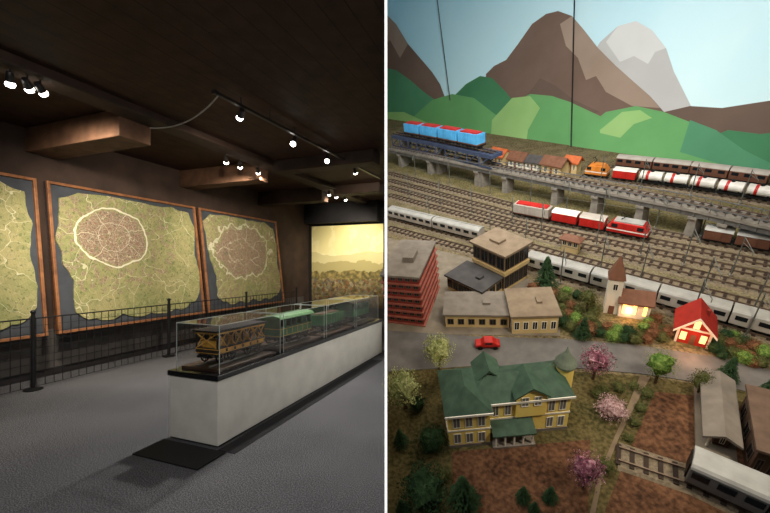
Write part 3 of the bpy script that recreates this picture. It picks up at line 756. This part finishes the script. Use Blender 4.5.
viaduct(V2, .55, 'high dark blue truss bridge carrying blue container wagons', [(401,135),(440,142),(492,153)], m_bgird, True)
track(V2, 'track on the high blue truss bridge', .551, False)
for x0, x1, lb in ((408,423,'leftmost'),(423.6,441,'second from left'),(441.6,461,'third from left'),(461.6,482,'rightmost')):
    car(V2, x0, x1, 'flat', lb+' blue container wagon with red lid on the truss bridge', m_bluet, m_redt, h=.551, group='blue container wagons on the truss bridge', sy=1.3, sz=1.2)

# ---- buildings
m_cream = mat('wall_cream', (214, 190, 140), (196, 172, 122), 8, .8)
m_yellow = mat('wall_yellow', (248, 222, 126), (238, 208, 110), 8, .8)
m_whitew = mat('wall_white', (236, 230, 214), (222, 216, 200), 8, .8)
m_brick = mat('wall_red', (136, 50, 40), (116, 42, 34), 14, .8)
m_band = mat('balcony_band', (160, 92, 78), (140, 78, 66), 14, .8)
m_redwall = mat('wall_scarlet', (176, 46, 32), (154, 38, 27), 14, .8)
m_rgreen = mat('roof_green', (66, 90, 72), (50, 72, 58), 16, .7)
m_rred = mat('roof_red', (168, 42, 30), (146, 34, 25), 16, .65)
m_rorange = mat('roof_orange', (196, 104, 60), (172, 88, 48), 16, .7)
m_rbrown = mat('roof_brown', (124, 84, 64), (104, 70, 52), 16, .7)
m_rbrown2 = mat('roof_dark_brown', (104, 84, 70), (86, 69, 57), 16, .7)
m_rgrey = mat('roof_grey', (130, 122, 112), (112, 104, 95), 12, .8)
m_rtan = mat('roof_tan', (140, 124, 104), (122, 106, 88), 12, .8)
m_rdark = mat('roof_slate', (78, 76, 76), (64, 62, 62), 12, .8)
m_gwall = mat('wall_brown_board', (88, 66, 52), (72, 54, 42), 12, .8)
m_lit = mat('lit_window', (255, 176, 78), (255, 160, 62), 2, .4, emit=6)
m_frame = mat('window_frame', (236, 230, 216), (222, 216, 202), 10, .6)
m_framed = mat('window_frame_dark', (92, 78, 66), (76, 64, 54), 10, .6)
m_paleg = mat('pale_pane', (120, 122, 118), (92, 96, 96), 4, .2)
wcache = {}
def win(parent, x, y, z, w, h, face='f', pane=None, fm=None, name='window'):
    pane = pane or m_glassd; fm = fm or m_frame; k = (round(w,4), round(h,4), pane.name, fm.name, name)
    if k not in wcache:
        b = MB(); t = max(.004, w*.1)
        b.box(-w/2, w/2, -.004, .002, 0, t).box(-w/2, w/2, -.004, .002, h-t, h).box(-w/2, -w/2+t, -.004, .002, t, h-t).box(w/2-t, w/2, -.004, .002, t, h-t)
        b.box(-t*.3, t*.3, -.003, .002, t, h-t)
        wcache[k] = (b.mesh(name, fm), MB().box(-w/2+t, w/2-t, -.002, .002, t, h-t).mesh('pane', pane))
    a = {'f': 0, 'r': PI/2, 'l': -PI/2, 'b': PI}[face]
    o = link(name, wcache[k][0], parent, T((x, y, z)) @ Rz(a)); link('pane', wcache[k][1], o); return o
def gable(b, x0, x1, y0, y1, z, h, ax, ov=.02, th=.015):
    if ax == 'x':
        ym = (y0+y1)/2; dr = ov*h/max(.01, (y1-y0)/2)
        s = [(y0-ov, z-dr), (ym, z+h), (y1+ov, z-dr), (y1+ov, z-dr+th), (ym, z+h+th*1.3), (y0-ov, z-dr+th)]
        b.prism([(x0-ov, p, q) for p, q in s], [(x1+ov, p, q) for p, q in s])
    else:
        xm = (x0+x1)/2; dr = ov*h/max(.01, (x1-x0)/2)
        s = [(x0-ov, z-dr), (xm, z+h), (x1+ov, z-dr), (x1+ov, z-dr+th), (xm, z+h+th*1.3), (x0-ov, z-dr+th)]
        b.prism([(p, y0-ov, q) for p, q in s], [(p, y1+ov, q) for p, q in s])
def gwall(b, x0, x1, y0, y1, z, h, ax, zb=0):
    if ax == 'x':
        s = [(y0,zb),(y1,zb),(y1,z),((y0+y1)/2,z+h),(y0,z)]; b.prism([(x0,p,q) for p,q in s], [(x1,p,q) for p,q in s])
    else:
        s = [(x0,zb),(x1,zb),(x1,z),((x0+x1)/2,z+h),(x0,z)]; b.prism([(p,y0,q) for p,q in s], [(p,y1,q) for p,q in s])
def hip(b, x0, x1, y0, y1, z, h, ov=.025, k=.5, th=.012):
    X0, X1, Y0, Y1 = x0-ov, x1+ov, y0-ov, y1+ov; w, d = X1-X0, Y1-Y0
    base = [b.v((x, y, z-th)) for x, y in ((X0,Y0),(X1,Y0),(X1,Y1),(X0,Y1))]
    e = [b.v((x, y, z)) for x, y in ((X0,Y0),(X1,Y0),(X1,Y1),(X0,Y1))]
    b.f(base[::-1])
    for i in range(4): b.f([base[i], base[(i+1)%4], e[(i+1)%4], e[i]])
    if w >= d:
        r0 = b.v((X0+d*k, (Y0+Y1)/2, z+h)); r1 = b.v((X1-d*k, (Y0+Y1)/2, z+h))
        b.f([e[0],e[1],r1,r0]); b.f([e[2],e[3],r0,r1]); b.f([e[1],e[2],r1]); b.f([e[3],e[0],r0])
    else:
        r0 = b.v(((X0+X1)/2, Y0+w*k, z+h)); r1 = b.v(((X0+X1)/2, Y1-w*k, z+h))
        b.f([e[0],e[1],r0]); b.f([e[2],e[3],r1]); b.f([e[1],e[2],r1,r0]); b.f([e[3],e[0],r0,r1])

# brick tower block at left
A, B, Cc = (390,322), (424,326), (447,288)
M, W = site(A, B); D = depth(A, B, Cc); Hb = hgt(A[0], A[1], 276)
t = thing('tower_block', 'dark red tower block with balcony bands and flat grey roof at the left edge', 'model building', M)
MB().box(0, W, 0, D, 0, Hb).build('walls', m_brick, t)
MB().box(-.012, W+.012, -.012, D+.012, Hb, Hb+.02).box(W*.4, W*.7, D*.35, D*.6, Hb+.02, Hb+.07).build('roof', m_rgrey, t)
nf = 7
for k in range(nf):
    z = Hb*(k+.12)/nf
    MB().box(-.016, W+.016, -.016, D+.016, z-.008, z+.008).build('floor_band', m_band, t)
    for i in range(5): win(t, W*(i+.5)/5, 0, z+.03, W/7, Hb/nf*.45, 'f', None, m_framed)
    for i in range(6): win(t, W, D*(i+.5)/6, z+.03, D/9, Hb/nf*.45, 'r', None, m_framed)
# tan station
A, B, Cc = (474,276), (504,292), (531,280)
M, W = site(A, B); D = depth(A, B, Cc); Hb = hgt(B[0], B[1], 257)
t = thing('station_building', 'tan two storey station with flat overhanging roof beside the tracks', 'model building', M)
MB().box(0, W, 0, D, 0, Hb).build('walls', m_cream, t)
MB().box(-.03, W+.03, -.03, D+.03, Hb, Hb+.025).build('roof', m_rtan, t, bevel=.004)
MB().box(-.012, W+.012, -.012, D+.012, Hb*.47, Hb*.56).build('floor_band', m_cream, t)
MB().box(W*.3, W*.6, D*.3, D*.6, Hb+.025, Hb+.05).build('roof_box', m_rtan, t)
for z in (Hb*.08, Hb*.6):
    for i in range(4): win(t, W*(i+.5)/4, 0, z, W/4.2, Hb*.35, 'f', None, m_framed)
    for i in range(5): win(t, W, D*(i+.5)/5, z, D/5.2, Hb*.35, 'r', None, m_framed)
def flatb(name, label, A, B, Cc, top, wm_, rm, nw, fm=None, D=None, wf=.6, hf=.45):
    M, W = site(A, B); D = D or depth(A, B, Cc); Hb = hgt(A[0], A[1], top)
    t = thing(name, label, 'model building', M)
    MB().box(0, W, 0, D, 0, Hb).build('walls', wm_, t)
    MB().box(-.02, W+.02, -.02, D+.02, Hb, Hb+.018).build('roof', rm, t)
    MB().box(W*.6, W*.72, D*.4, D*.6, Hb+.018, Hb+.04).build('roof_box', rm, t)
    for i in range(nw):
        win(t, W*(i+.5)/nw, 0, Hb*.25, W/nw*wf, Hb*hf, 'f', None, fm)
    for i in range(3): win(t, 0, D*(i+.5)/3, Hb*.25, D/3.3*wf, Hb*hf, 'l', None, fm); win(t, W, D*(i+.5)/3, Hb*.25, D/3.3*wf, Hb*hf, 'r', None, fm)
    return t
flatb('goods_hall', 'low glazed hall with dark flat roof in front of the tan station', (448,289), (482,306), (495,288), 276, m_cream, m_rdark, 6, m_framed, None, .92, .6)
flatb('workshop', 'long low workshop with pale grey flat roof beside the road', (446,327), (509,328), (509,306), 315, m_cream, m_rgrey, 6, m_framed)
flatb('shop_building', 'tan flat-roofed shop with overhanging roof at the road bend', (512,334), (557,333), (556,306), 317, m_cream, m_rtan, 5, m_frame)
# signal box
A, B = (561,250.5), (577,254.5); M, W = site(A, B); Hb = hgt(A[0], A[1], 238)
t = thing('signal_box', 'small signal box with brown pyramid roof between the tracks', 'model building', M)
SD = W*.42
MB().box(0, W, 0, SD, 0, Hb).build('walls', m_cream, t)
b = MB(); hip(b, 0, W, 0, SD, Hb, W*.28, .03); b.build('roof', m_rbrown, t)
for i in range(3): win(t, W*(i+.5)/3, 0, Hb*.5, W/4, Hb*.38)
# church
A, B = (603,313), (617,315); M, W = site(A, B); Hb = hgt(A[0], A[1], 279)
t = thing('church', 'white church with steep brown-topped tower and lit windows', 'model building', M)
MB().box(0, W, 0, W, 0, Hb).build('tower', m_whitew, t)
pk = hgt(A[0]+8, A[1], 258)
MB().prism([(-.012,-.012,Hb),(W+.012,-.012,Hb),(W+.012,W+.012,Hb),(-.012,W+.012,Hb)], [(W/2-.002,W/2-.002,pk),(W/2+.002,W/2-.002,pk),(W/2+.002,W/2+.002,pk),(W/2-.002,W/2+.002,pk)]).build('spire', m_rbrown, t)
NL = W*2.1; NH = Hb*.46; b = MB(); gwall(b, W, W+NL, -.02, W*1.2, NH, W*.6, 'x'); b.build('nave', m_whitew, t)
b = MB(); gable(b, W+.005, W+NL, -.02, W*1.2, NH, W*.6, 'x'); b.build('roof', m_rbrown, t)
for i in range(3): win(t, W+NL*(i+.5)/3, -.02, NH*.25, NL*.14, NH*.6, 'f', m_lit)
win(t, W/2, 0, Hb*.7, W*.35, Hb*.18); MB().box(W*.3, W*.7, -.004, .002, 0, Hb*.25).build('door', m_rbrown, t)
# red roofed glowing house
A, B = (674,341), (707,349); M, W = site(A, B); Hb = hgt(A[0], A[1], 326); D = W*1.0
t = thing('red_roofed_house', 'small scarlet house with glowing red roof and lit windows by the road', 'model building', M)
b = MB(); gwall(b, 0, W, 0, D, Hb, W*.55, 'y'); b.build('walls', m_redwall, t)
b = MB(); gable(b, 0, W, 0, D, Hb, W*.55, 'y', .03, .02); b.build('roof', m_rred, t)
tm = .016; dr = .03*(W*.55)/(W/2); zt = Hb+W*.55
MB().prism([(-.03,-.036,Hb-dr-.002),(W/2,-.036,zt-.002),(W+.03,-.036,Hb-dr-.002),(W+.03,-.036,Hb-dr+tm),(W/2,-.036,zt+tm*1.3),(-.03,-.036,Hb-dr+tm)], [(-.03,-.03,Hb-dr-.002),(W/2,-.03,zt-.002),(W+.03,-.03,Hb-dr-.002),(W+.03,-.03,Hb-dr+tm),(W/2,-.03,zt+tm*1.3),(-.03,-.03,Hb-dr+tm)]).build('gable_trim', m_frame, t)
MB().box(-.004, .012, -.006, .004, 0, Hb).box(W-.012, W+.004, -.006, .004, 0, Hb).box(0, W, -.006, .002, Hb-.012, Hb+.004).build('corner_trim', m_frame, t)
MB().box(W*.72, W*.82, D*.5, D*.62, Hb, Hb+W*.6).build('chimney', m_brick, t)
for x in (.2, .8): win(t, W*x, 0, Hb*.25, W*.2, Hb*.5, 'f', m_lit)
win(t, W*.5, 0, Hb*1.05, W*.2, Hb*.5, 'f', m_lit); MB().box(W*.42, W*.58, -.004, .002, 0, Hb*.65).build('door', m_rbrown, t)
win(t, 0, D*.5, Hb*.3, D*.2, Hb*.45, 'l', m_lit)
lp = bpy.data.lights.new('house_lamp', 'POINT'); lp.energy = 1.3; lp.color = (1, .46, .22); lp.shadow_soft_size = .03
lo = bpy.data.objects.new('house_lamp', lp); C.objects.link(lo); lo.matrix_world = M @ T((W*.45, -.16, Hb*.8))
lp2 = lp.copy(); lp2.energy = .9; lo = bpy.data.objects.new('church_lamp', lp2); C.objects.link(lo); lo.matrix_world = site((623,319),(640,321))[0] @ T((.03, 0, .08))
def cottage(A, B, top, dp, rm, wm_, label, ax='x'):
    M, W = site(A, B); Hb = hgt(A[0], A[1], top); D = W*dp
    t = thing('cottage', label, 'model building', M)
    rise = (D if ax == 'x' else W)*.4
    b = MB(); gwall(b, 0, W, 0, D, Hb, rise, ax); b.build('walls', wm_, t)
    b = MB(); gable(b, 0, W, 0, D, Hb, rise, ax, .03, .02); b.build('roof', rm, t)
    MB().box(W*.7, W*.8, D*.45, D*.58, Hb, Hb+rise*1.25).build('chimney', m_brick, t)
    for x in (.22, .78): win(t, W*x, 0, Hb*.3, W*.16, Hb*.45)
    MB().box(W*.44, W*.56, -.004, .002, 0, Hb*.7).build('door', m_rbrown, t)
cottage((490,163), (502,166), 154, .7, m_rorange, m_cream, 'small cottage with bright orange roof, leftmost below the green hills')
cottage((508,167), (522,170), 158, .7, m_rbrown, m_whitew, 'white cottage with brown roof right of the orange-roofed one')
cottage((525,170), (538,172), 161, .7, m_rdark, m_whitew, 'cottage with dark slate roof below the green hills')
cottage((541,174), (560,178), 163, .6, m_rbrown, m_cream, 'wider brown-roofed cottage near the orange locomotive')
cottage((564,172), (576,174), 161, .7, m_rorange, m_cream, 'narrow cottage with orange roof just left of the orange locomotive')

# green roofed villa
A, B = (450,448), (570,437); M, W = site(A, B)
t = thing('villa', 'large yellow villa with dark green gabled roofs and pointed corner tower', 'model building', M)
e = .34; wx = W*.34; D = .33
b = MB(); b.box(0, wx, 0, D+.02, 0, e); b.box(wx, W, .06, D, 0, e); b.build('walls', m_yellow, t)
MB().box(-.004, wx+.004, -.004, D+.024, 0, .03).box(wx, W+.004, .056, D+.004, 0, .03).build('plinth_course', m_rgrey, t)
MB().box(-.004, wx+.004, -.004, D+.02, e*.5, e*.54).box(wx, W+.004, .056, D, e*.5, e*.54).build('floor_band', m_whitew, t)
b = MB()
for (x0_, x1_, y_) in ((-.016, wx+.016, -.017), (wx+.016, W+.016, .043)): b.box(x0_, x1_, y_-.004, y_+.002, e-.014, e+.002)
b.build('eave_trim', m_frame, t)
b = MB(); hip(b, 0, wx, 0, D+.02, e, .12, .015, .42); b.build('wing_roof', m_rgreen, t)
b = MB(); hip(b, wx-.12, W, .06, D, e, .10, .015, .5); b.build('main_roof', m_rgreen, t)
b = MB(); gwall(b, W*.56, W*.80, .045, .20, e+.04, .07, 'y', .19); b.build('dormer_wall', m_yellow, t)
b = MB(); gable(b, W*.56, W*.80, .045, .22, e+.04, .07, 'y', .015, .012); b.build('dormer_roof', m_rgreen, t)
b = MB(); gwall(b, W*.30, W*.48, .20, .34, e+.06, .07, 'y', e*.6); b.build('rear_gable_wall', m_yellow, t)
b = MB(); gable(b, W*.30, W*.48, .20, .34, e+.06, .07, 'y', .018, .012); b.build('rear_gable_roof', m_rgreen, t)
for x in (.63, .73): win(t, W*x, .045, e-.05, W*.06, .085, 'f', m_paleg)
MB().prism([(wx+.01,-.04,.12),(W*.70,-.04,.12),(W*.70,.06,.155),(wx+.01,.06,.155)], [(wx+.01,-.04,.132),(W*.70,-.04,.132),(W*.70,.06,.167),(wx+.01,.06,.167)]).build('porch_roof', m_rgreen, t)
for k in range(5): MB().cyl((wx+.03+k*(W*.70-wx-.05)/4, -.028, .02), (wx+.03+k*(W*.70-wx-.05)/4, -.028, .122), .007, None, 8).build('porch_column', m_frame, t)
MB().box(wx+.01, W*.70, -.04, .06, 0, .02).build('porch_floor', m_rgrey, t)
for z in (.045, .205):
    for x in (.07, .17, .27): win(t, W*x, 0, z, W*.062, .1, 'f', m_paleg)
    for x in (.85, .94): win(t, W*x, .06, z, W*.055, .1, 'f', m_paleg)
    for y in (.08, .17, .26): win(t, 0, y, z, .05, .09, 'l', m_paleg)
    for y in (.13, .25): win(t, W, y, z, .05, .09, 'r', m_paleg)
for x in (.44, .56, .66): win(t, W*x, .06, .025, W*.06, .09, 'f', m_paleg)
for x in (.40, .50): win(t, W*x, .06, .205, W*.055, .1, 'f', m_paleg)
tx, ty = W+.03, D-.08
MB().cyl((tx, ty, 0), (tx, ty, e+.06), .055, None, 16).build('tower', m_yellow, t)
MB().lathe([(.066,0),(.068,.015),(.058,.04),(.036,.075),(.014,.11),(.006,.14),(.001,.16)], (tx, ty, e+.06), 16).build('tower_cap', mat('dome_lead', (120, 130, 112), (98, 108, 92), 12, .6), t)
# platform canopy on posts and the station house behind it
A, B = (703,448), (727,456); M, W = site(A, B); Hb = hgt(A[0], A[1], 433); L = .46
t = thing('platform_canopy', 'long grey-roofed platform canopy on posts beside the station house', 'model building', M)
MB().box(-.04, W+.04, -.05, L+.05, 0, .02).build('platform', m_pave, t)
MB().box(W*.35, W, .04, L-.02, .02, Hb).build('walls', m_gwall, t)
b = MB(); gable(b, 0, W, 0, L, Hb, .03, 'y', .035, .015); b.build('roof', m_rgrey, t)
for k in range(5):
    MB().cyl((.01, .01+(L-.02)*k/4, .02), (.01, .01+(L-.02)*k/4, Hb+.005), .007, None, 8).build('post', m_frame, t)
for k in range(4): win(t, W*.35, .04+(L-.06)*(k+.5)/4, Hb*.3, L/8, Hb*.4, 'l', None, m_frame)
win(t, W*.68, .04, Hb*.3, W*.22, Hb*.42, 'f', None, m_frame)
flatb('station_house', 'dark brown flat-roofed station house cut by the right picture edge', (745,474), (798,492), None, 450, m_gwall, m_rbrown2, 4, m_framed, .44)
# red car
Mc, Wc = site((475,347), (500,347)); k = Wc
t = thing('model_car', 'small bright red car parked on the grey road behind the villa', 'car', Mc @ T((0, 0, .006)))
pr = [(0,.16),(.02,.3),(.25,.34),(.36,.52),(.7,.52),(.84,.36),(.98,.32),(1,.16)]
MB().prism([(x*k, -.2*k, z*k*.8) for x, z in pr], [(x*k, .2*k, z*k*.8) for x, z in pr]).build('body', m_redt, t, bevel=.006)
MB().box(.4*k, .68*k, -.205*k, .205*k, .29*k, .38*k).build('windows', m_glassd, t)
wme = MB().cyl((0,-.03*k,0), (0,.03*k,0), .1*k, None, 12).mesh('wheel', m_black)
for x in (.2, .8):
    for y in (-.18, .18): link('wheel', wme, t, T((x*k, y*k, .1*k)))
# catenary masts
m_mast = mat('mast_grey', (108, 110, 104), (86, 88, 82), 10, .5, .2)
mb = MB().cyl((0,0,0), (0,0,.42), .0065, .0045, 6).mesh('mast', m_mast)
ar = MB().cyl((0,0,.36), (0,-.17,.36), .003, None, 5).cyl((0,0,.41), (0,-.17,.36), .003, None, 5).cyl((0,-.17,.36), (0,-.17,.33), .003, None, 5).mesh('bracket', m_mast)
ft = MB().box(-.013,.013,-.013,.013,0,.025).mesh('footing', m_conc)
rows = [((T2c, T3), (410,441,472,512,541,596,640,683,730)), ((T4, T6), (430,490,525,600,640,700,752)), ((T2b, None), (416,450,490,530,566,602,655,700,748)), ((T1, None), (600,640,690,740)), ((T5, None), (505,560,690,745))]
for (ta, tb), xs in rows:
    for px in xs:
        py = (pyon(ta, px)+pyon(tb, px))/2 if tb else (pyon(ta, px)-4.5 if ta is T2b else pyon(ta, px)+(4.5 if ta is T1 else 7))
        t = thing('catenary_mast', 'thin grey overhead line mast with bracket beside the yard tracks', 'mast', spotm(px, py, -.25), 'overhead line masts across the yard')
        link('mast', mb, t); link('bracket', ar, t); link('footing', ft, t)
for tr_, lb in ((T2,'overhead wire above the red goods train'),(T4,'overhead wire above the bare track before the signal box'),(T5,'overhead wire above the long silver train')):
    pts = [g(*p) for p in tr_]; pts[0] = pts[0].lerp(pts[1], .12)
    tag(MB().tube([(p.x, p.y, .36) for p in pts], .002, 4).build('overhead_wire', m_mast, None, ML), lb, 'wire')

# ---- trees
def leafmat(nm, c1, c2, c3): 
    n = NT(nm); f = n.noise(9, 2); return n.done(n.ramp(f, [(.3, lin(c1)), (.5, lin(c2)), (.7, lin(c3))]), .9, 0, .1)
LM = {'pale': leafmat('leaf_pale', (120, 130, 78), (160, 166, 110), (190, 188, 140)), 'green': leafmat('leaf_green', (62, 92, 40), (100, 128, 60), (140, 158, 86)),
      'dark': leafmat('leaf_dark', (32, 50, 33), (44, 65, 40), (58, 80, 50)), 'pink': leafmat('leaf_pink', (120, 90, 88), (176, 142, 142), (214, 188, 184)),
      'magenta': leafmat('leaf_magenta', (62, 54, 46), (140, 82, 102), (206, 168, 174)), 'rust': leafmat('leaf_rust', (86, 58, 42), (116, 78, 54), (138, 102, 72)), 'olive': leafmat('leaf_olive', (60, 68, 40), (82, 86, 50), (106, 106, 64))}
m_trunk = mat('trunk', (92, 70, 52), (72, 54, 40), 20, .9)
cm = {}
def crown(kind, shape, var):
    k = (kind, shape, var)
    if k in cm: return cm[k]
    b = MB()
    if shape == 'round':
        b.sph((0,0,.62), .22, .22, .25, 2, .55, 2.5)
        for i in range(1400):
            z = R.uniform(-1, 1); a = R.uniform(0, 2*PI); q = math.sqrt(1-z*z); rr = R.uniform(.66, 1.18)
            lump = 1+.36*noise.noise(Vector((q*math.cos(a)*2.3+var*7, q*math.sin(a)*2.3, z*2.3)))
            p = Vector((q*math.cos(a)*.30, q*math.sin(a)*.30, z*.34))*rr*lump+Vector((0,0,.63))
            d = Vector((R.uniform(-1,1), R.uniform(-1,1), R.uniform(-1,1))).normalized(); e = d.orthogonal().normalized(); s = R.uniform(.012, .026)
            b.poly([p-d*s, p+e*s*.6, p+d*s, p-e*s*.6])
    elif shape == 'cone':
        b.lathe([(.16,.12),(.1,.5),(.002,.96)], n=10)
        for i in range(900):
            z = R.random()**1.3; a = R.uniform(0, 2*PI); tier = .75+.25*(1-(z*6) % 1)
            rr = (.30*(1-z)+.02)*tier*R.uniform(.8, 1.08)
            p = Vector((rr*math.cos(a), rr*math.sin(a), .12+z*.86)); d = Vector((math.cos(a), math.sin(a), -.45)).normalized(); e = Vector((-math.sin(a), math.cos(a), 0)); s = R.uniform(.022, .048)
            b.poly([p-d*s, p+e*s*.45, p+d*s, p-e*s*.45])
    else:
        b.sph((0,0,.4), .37, .33, .35, 2, .6, 2.2)
        for i in range(1000):
            z = R.uniform(-.6, 1); a = R.uniform(0, 2*PI); q = math.sqrt(1-z*z); rr = R.uniform(.72, 1.22)
            lump = 1+.34*noise.noise(Vector((q*math.cos(a)*2+var*5, q*math.sin(a)*2, z*2)))
            p = Vector((q*math.cos(a)*.46, q*math.sin(a)*.42, z*.45))*rr*lump+Vector((0,0,.42))
            d = Vector((R.uniform(-1,1), R.uniform(-1,1), R.uniform(-1,1))).normalized(); e = d.orthogonal().normalized(); s = R.uniform(.018, .036)
            b.poly([p-d*s, p+e*s*.6, p+d*s, p-e*s*.6])
    cm[k] = b.mesh('foliage', LM[kind]); return cm[k]
tk = {'round': MB().cyl((0,0,0), (0,0,.5), .035, .02, 8).cyl((0,0,.32), (.1,.03,.55), .016, .008, 6).cyl((0,0,.3), (-.1,-.02,.52), .016, .008, 6).mesh('trunk', m_trunk), 'cone': MB().cyl((0,0,0), (0,0,.3), .03, .02, 8).mesh('trunk', m_trunk),
      'bush': MB().cyl((0,0,0), (.02,0,.3), .04, .02, 6).cyl((0,0,0), (-.1,.03,.28), .025, .015, 6).mesh('stem', m_trunk)}
def tree(px, py, top, kind, shape, label, group=None, wide=1.0):
    h = min(hgt(px, py, top), {'round': 1.12, 'cone': 1.25, 'bush': .96}[shape]*(py-top)*mpp(px, py))
    M = spotm(px, py, R.uniform(0, 6)) @ Matrix.Diagonal((h*wide, h*wide, h, 1))
    nm = {'round': 'model_tree', 'cone': 'model_conifer', 'bush': 'model_bush'}[shape]
    t = thing(nm, label, 'bush' if shape == 'bush' else 'tree', M, group)
    link('foliage', crown(kind, shape, R.randrange(2)), t); link('stem' if shape == 'bush' else 'trunk', tk[shape], t)
for a in [(440,369,331,'pale','round','pale green round tree at the road left of the villa'),(406,408,363,'pale','round','pale yellow-green tree at the left edge below the road'),
    (593,379,341,'magenta','round','pink blossoming tree on the road verge right of the villa tower'),(655,383,344,'green','round','bright green round tree on the road verge'),
    (697,394,366,'olive','round','small olive tree on the verge above the brown soil'),(583,487,443,'magenta','round','magenta and white blossoming tree at the bottom beside the soil patch'),
    (433,447,413,'dark','bush','dark green bush left of the villa'),(426,500,450,'dark','bush','big dark green bush in the bottom left corner'),(464,506,463,'dark','cone','dark conifer below the villa at the bottom'),
    (550,500,480,'dark','cone','small dark conifer on the soil, right one below the villa'),(523,500,480,'dark','cone','small dark conifer on the soil below the villa porch'),(534,512,496,'dark','cone','tiny dark conifer at the bottom edge of the soil'),
    (545,290,256,'dark','cone','tall dark conifer right of the tan station'),(582,338,316,'dark','cone','dark conifer at the verge behind the road'),(725,380,354,'dark','cone','dark conifer beside the road at the right'),(766,398,372,'dark','cone','dark conifer at the right picture edge'),
    (610,416,388,'pink','bush','pale pink blossoming bush in the lawn right of the villa'),(586,312,286,'olive','round','olive tree left of the church'),
    (402,445,424,'dark','cone','dark conifer at the left edge of the lawn'),(404,514,492,'dark','cone','dark conifer in the bottom left corner beside the big bush'),(605,470,452,'olive','bush','olive bush right of the magenta tree'),
    (418,408,390,'dark','bush','small dark bush beside the pale yellow-green tree at the left'),(444,478,460,'olive','bush','olive bush between the two dark bushes at the lower left')]:
    tree(*a)
kinds = ['olive', 'rust', 'green', 'dark', 'olive', 'rust']
for i, (px, py) in enumerate([(562,302),(571,308),(566,294),(577,298),(590,322),(583,327),(597,328),(607,330),(617,333),(628,335),(639,338),(651,330),(662,332),(655,322),(648,326),(721,358),(731,356),(740,352),(736,344),(728,346),(742,362),(598,336),(570,330),(534,292),(540,300),
    (568,318),(575,322),(563,326),(593,314),(652,337),(661,341),(668,336),(643,331),(714,352),(716,344),(748,358),(756,364),(752,350),(762,356),(725,338),(560,312),(552,298),
    (578,312),(588,334),(612,340),(623,341),(634,343),(646,342),(558,318),(710,338),(733,338),(744,344),(760,366),(752,366)]):
    kd = kinds[i % 6]
    wd_ = {'olive': 'olive green', 'rust': 'rust brown', 'green': 'bright green', 'dark': 'dark green'}[kd]
    tree(px, py, py-R.uniform(10, 16), kd, 'bush', wd_+' low bush in the planting between church, shops and road', wd_+' bushes around the church', 1.15)
for i, (px, py) in enumerate([(596,396),(603,392),(618,390),(633,388),(646,396),(640,410),(634,425),(628,440)]):
    tree(px, py, py-R.uniform(9, 13), 'olive', 'bush', 'olive hedge bush along the garden path right of the villa', 'hedge bushes right of the villa', 1.2)

# unseen lamps over the layout, plus a fill spot added in front
def lw(a, b, h): return ML @ Vector((a, b, h))
area(lw(.6, .3, 3.0), lw(.5, .9, 0), 1.2, 15, (1, .88, .72))
area(lw(.6, 2.6, 3.6), lw(.6, 2.8, 0), 1.8, 84, (1, .90, .76))
pc = P0.lerp(P1, .42)
area(lw(.1, 1.4, 3.8), (pc.x, pc.y, pc.z+2.4), 2.0, 265, (.98, .98, .96))
ld = bpy.data.lights.new('front_fill_spot', 'SPOT'); ld.energy = 205; ld.spot_size = math.radians(74); ld.spot_blend = .6; ld.color = (1, .88, .70); ld.shadow_soft_size = .15  # unseen spot added on the viewer's side to brighten the house fronts
lo = bpy.data.objects.new('front_fill_spot', ld); C.objects.link(lo); lo.matrix_world = T((1.8, .35, 2.3)) @ look((1.8, .35, 2.3), (1.7, 3.5, 1.15))

w = bpy.data.worlds.new('world'); sc.world = w; w.use_nodes = True
w.node_tree.nodes['Background'].inputs[0].default_value = (.95, .9, .86, 1); w.node_tree.nodes['Background'].inputs[1].default_value = .05
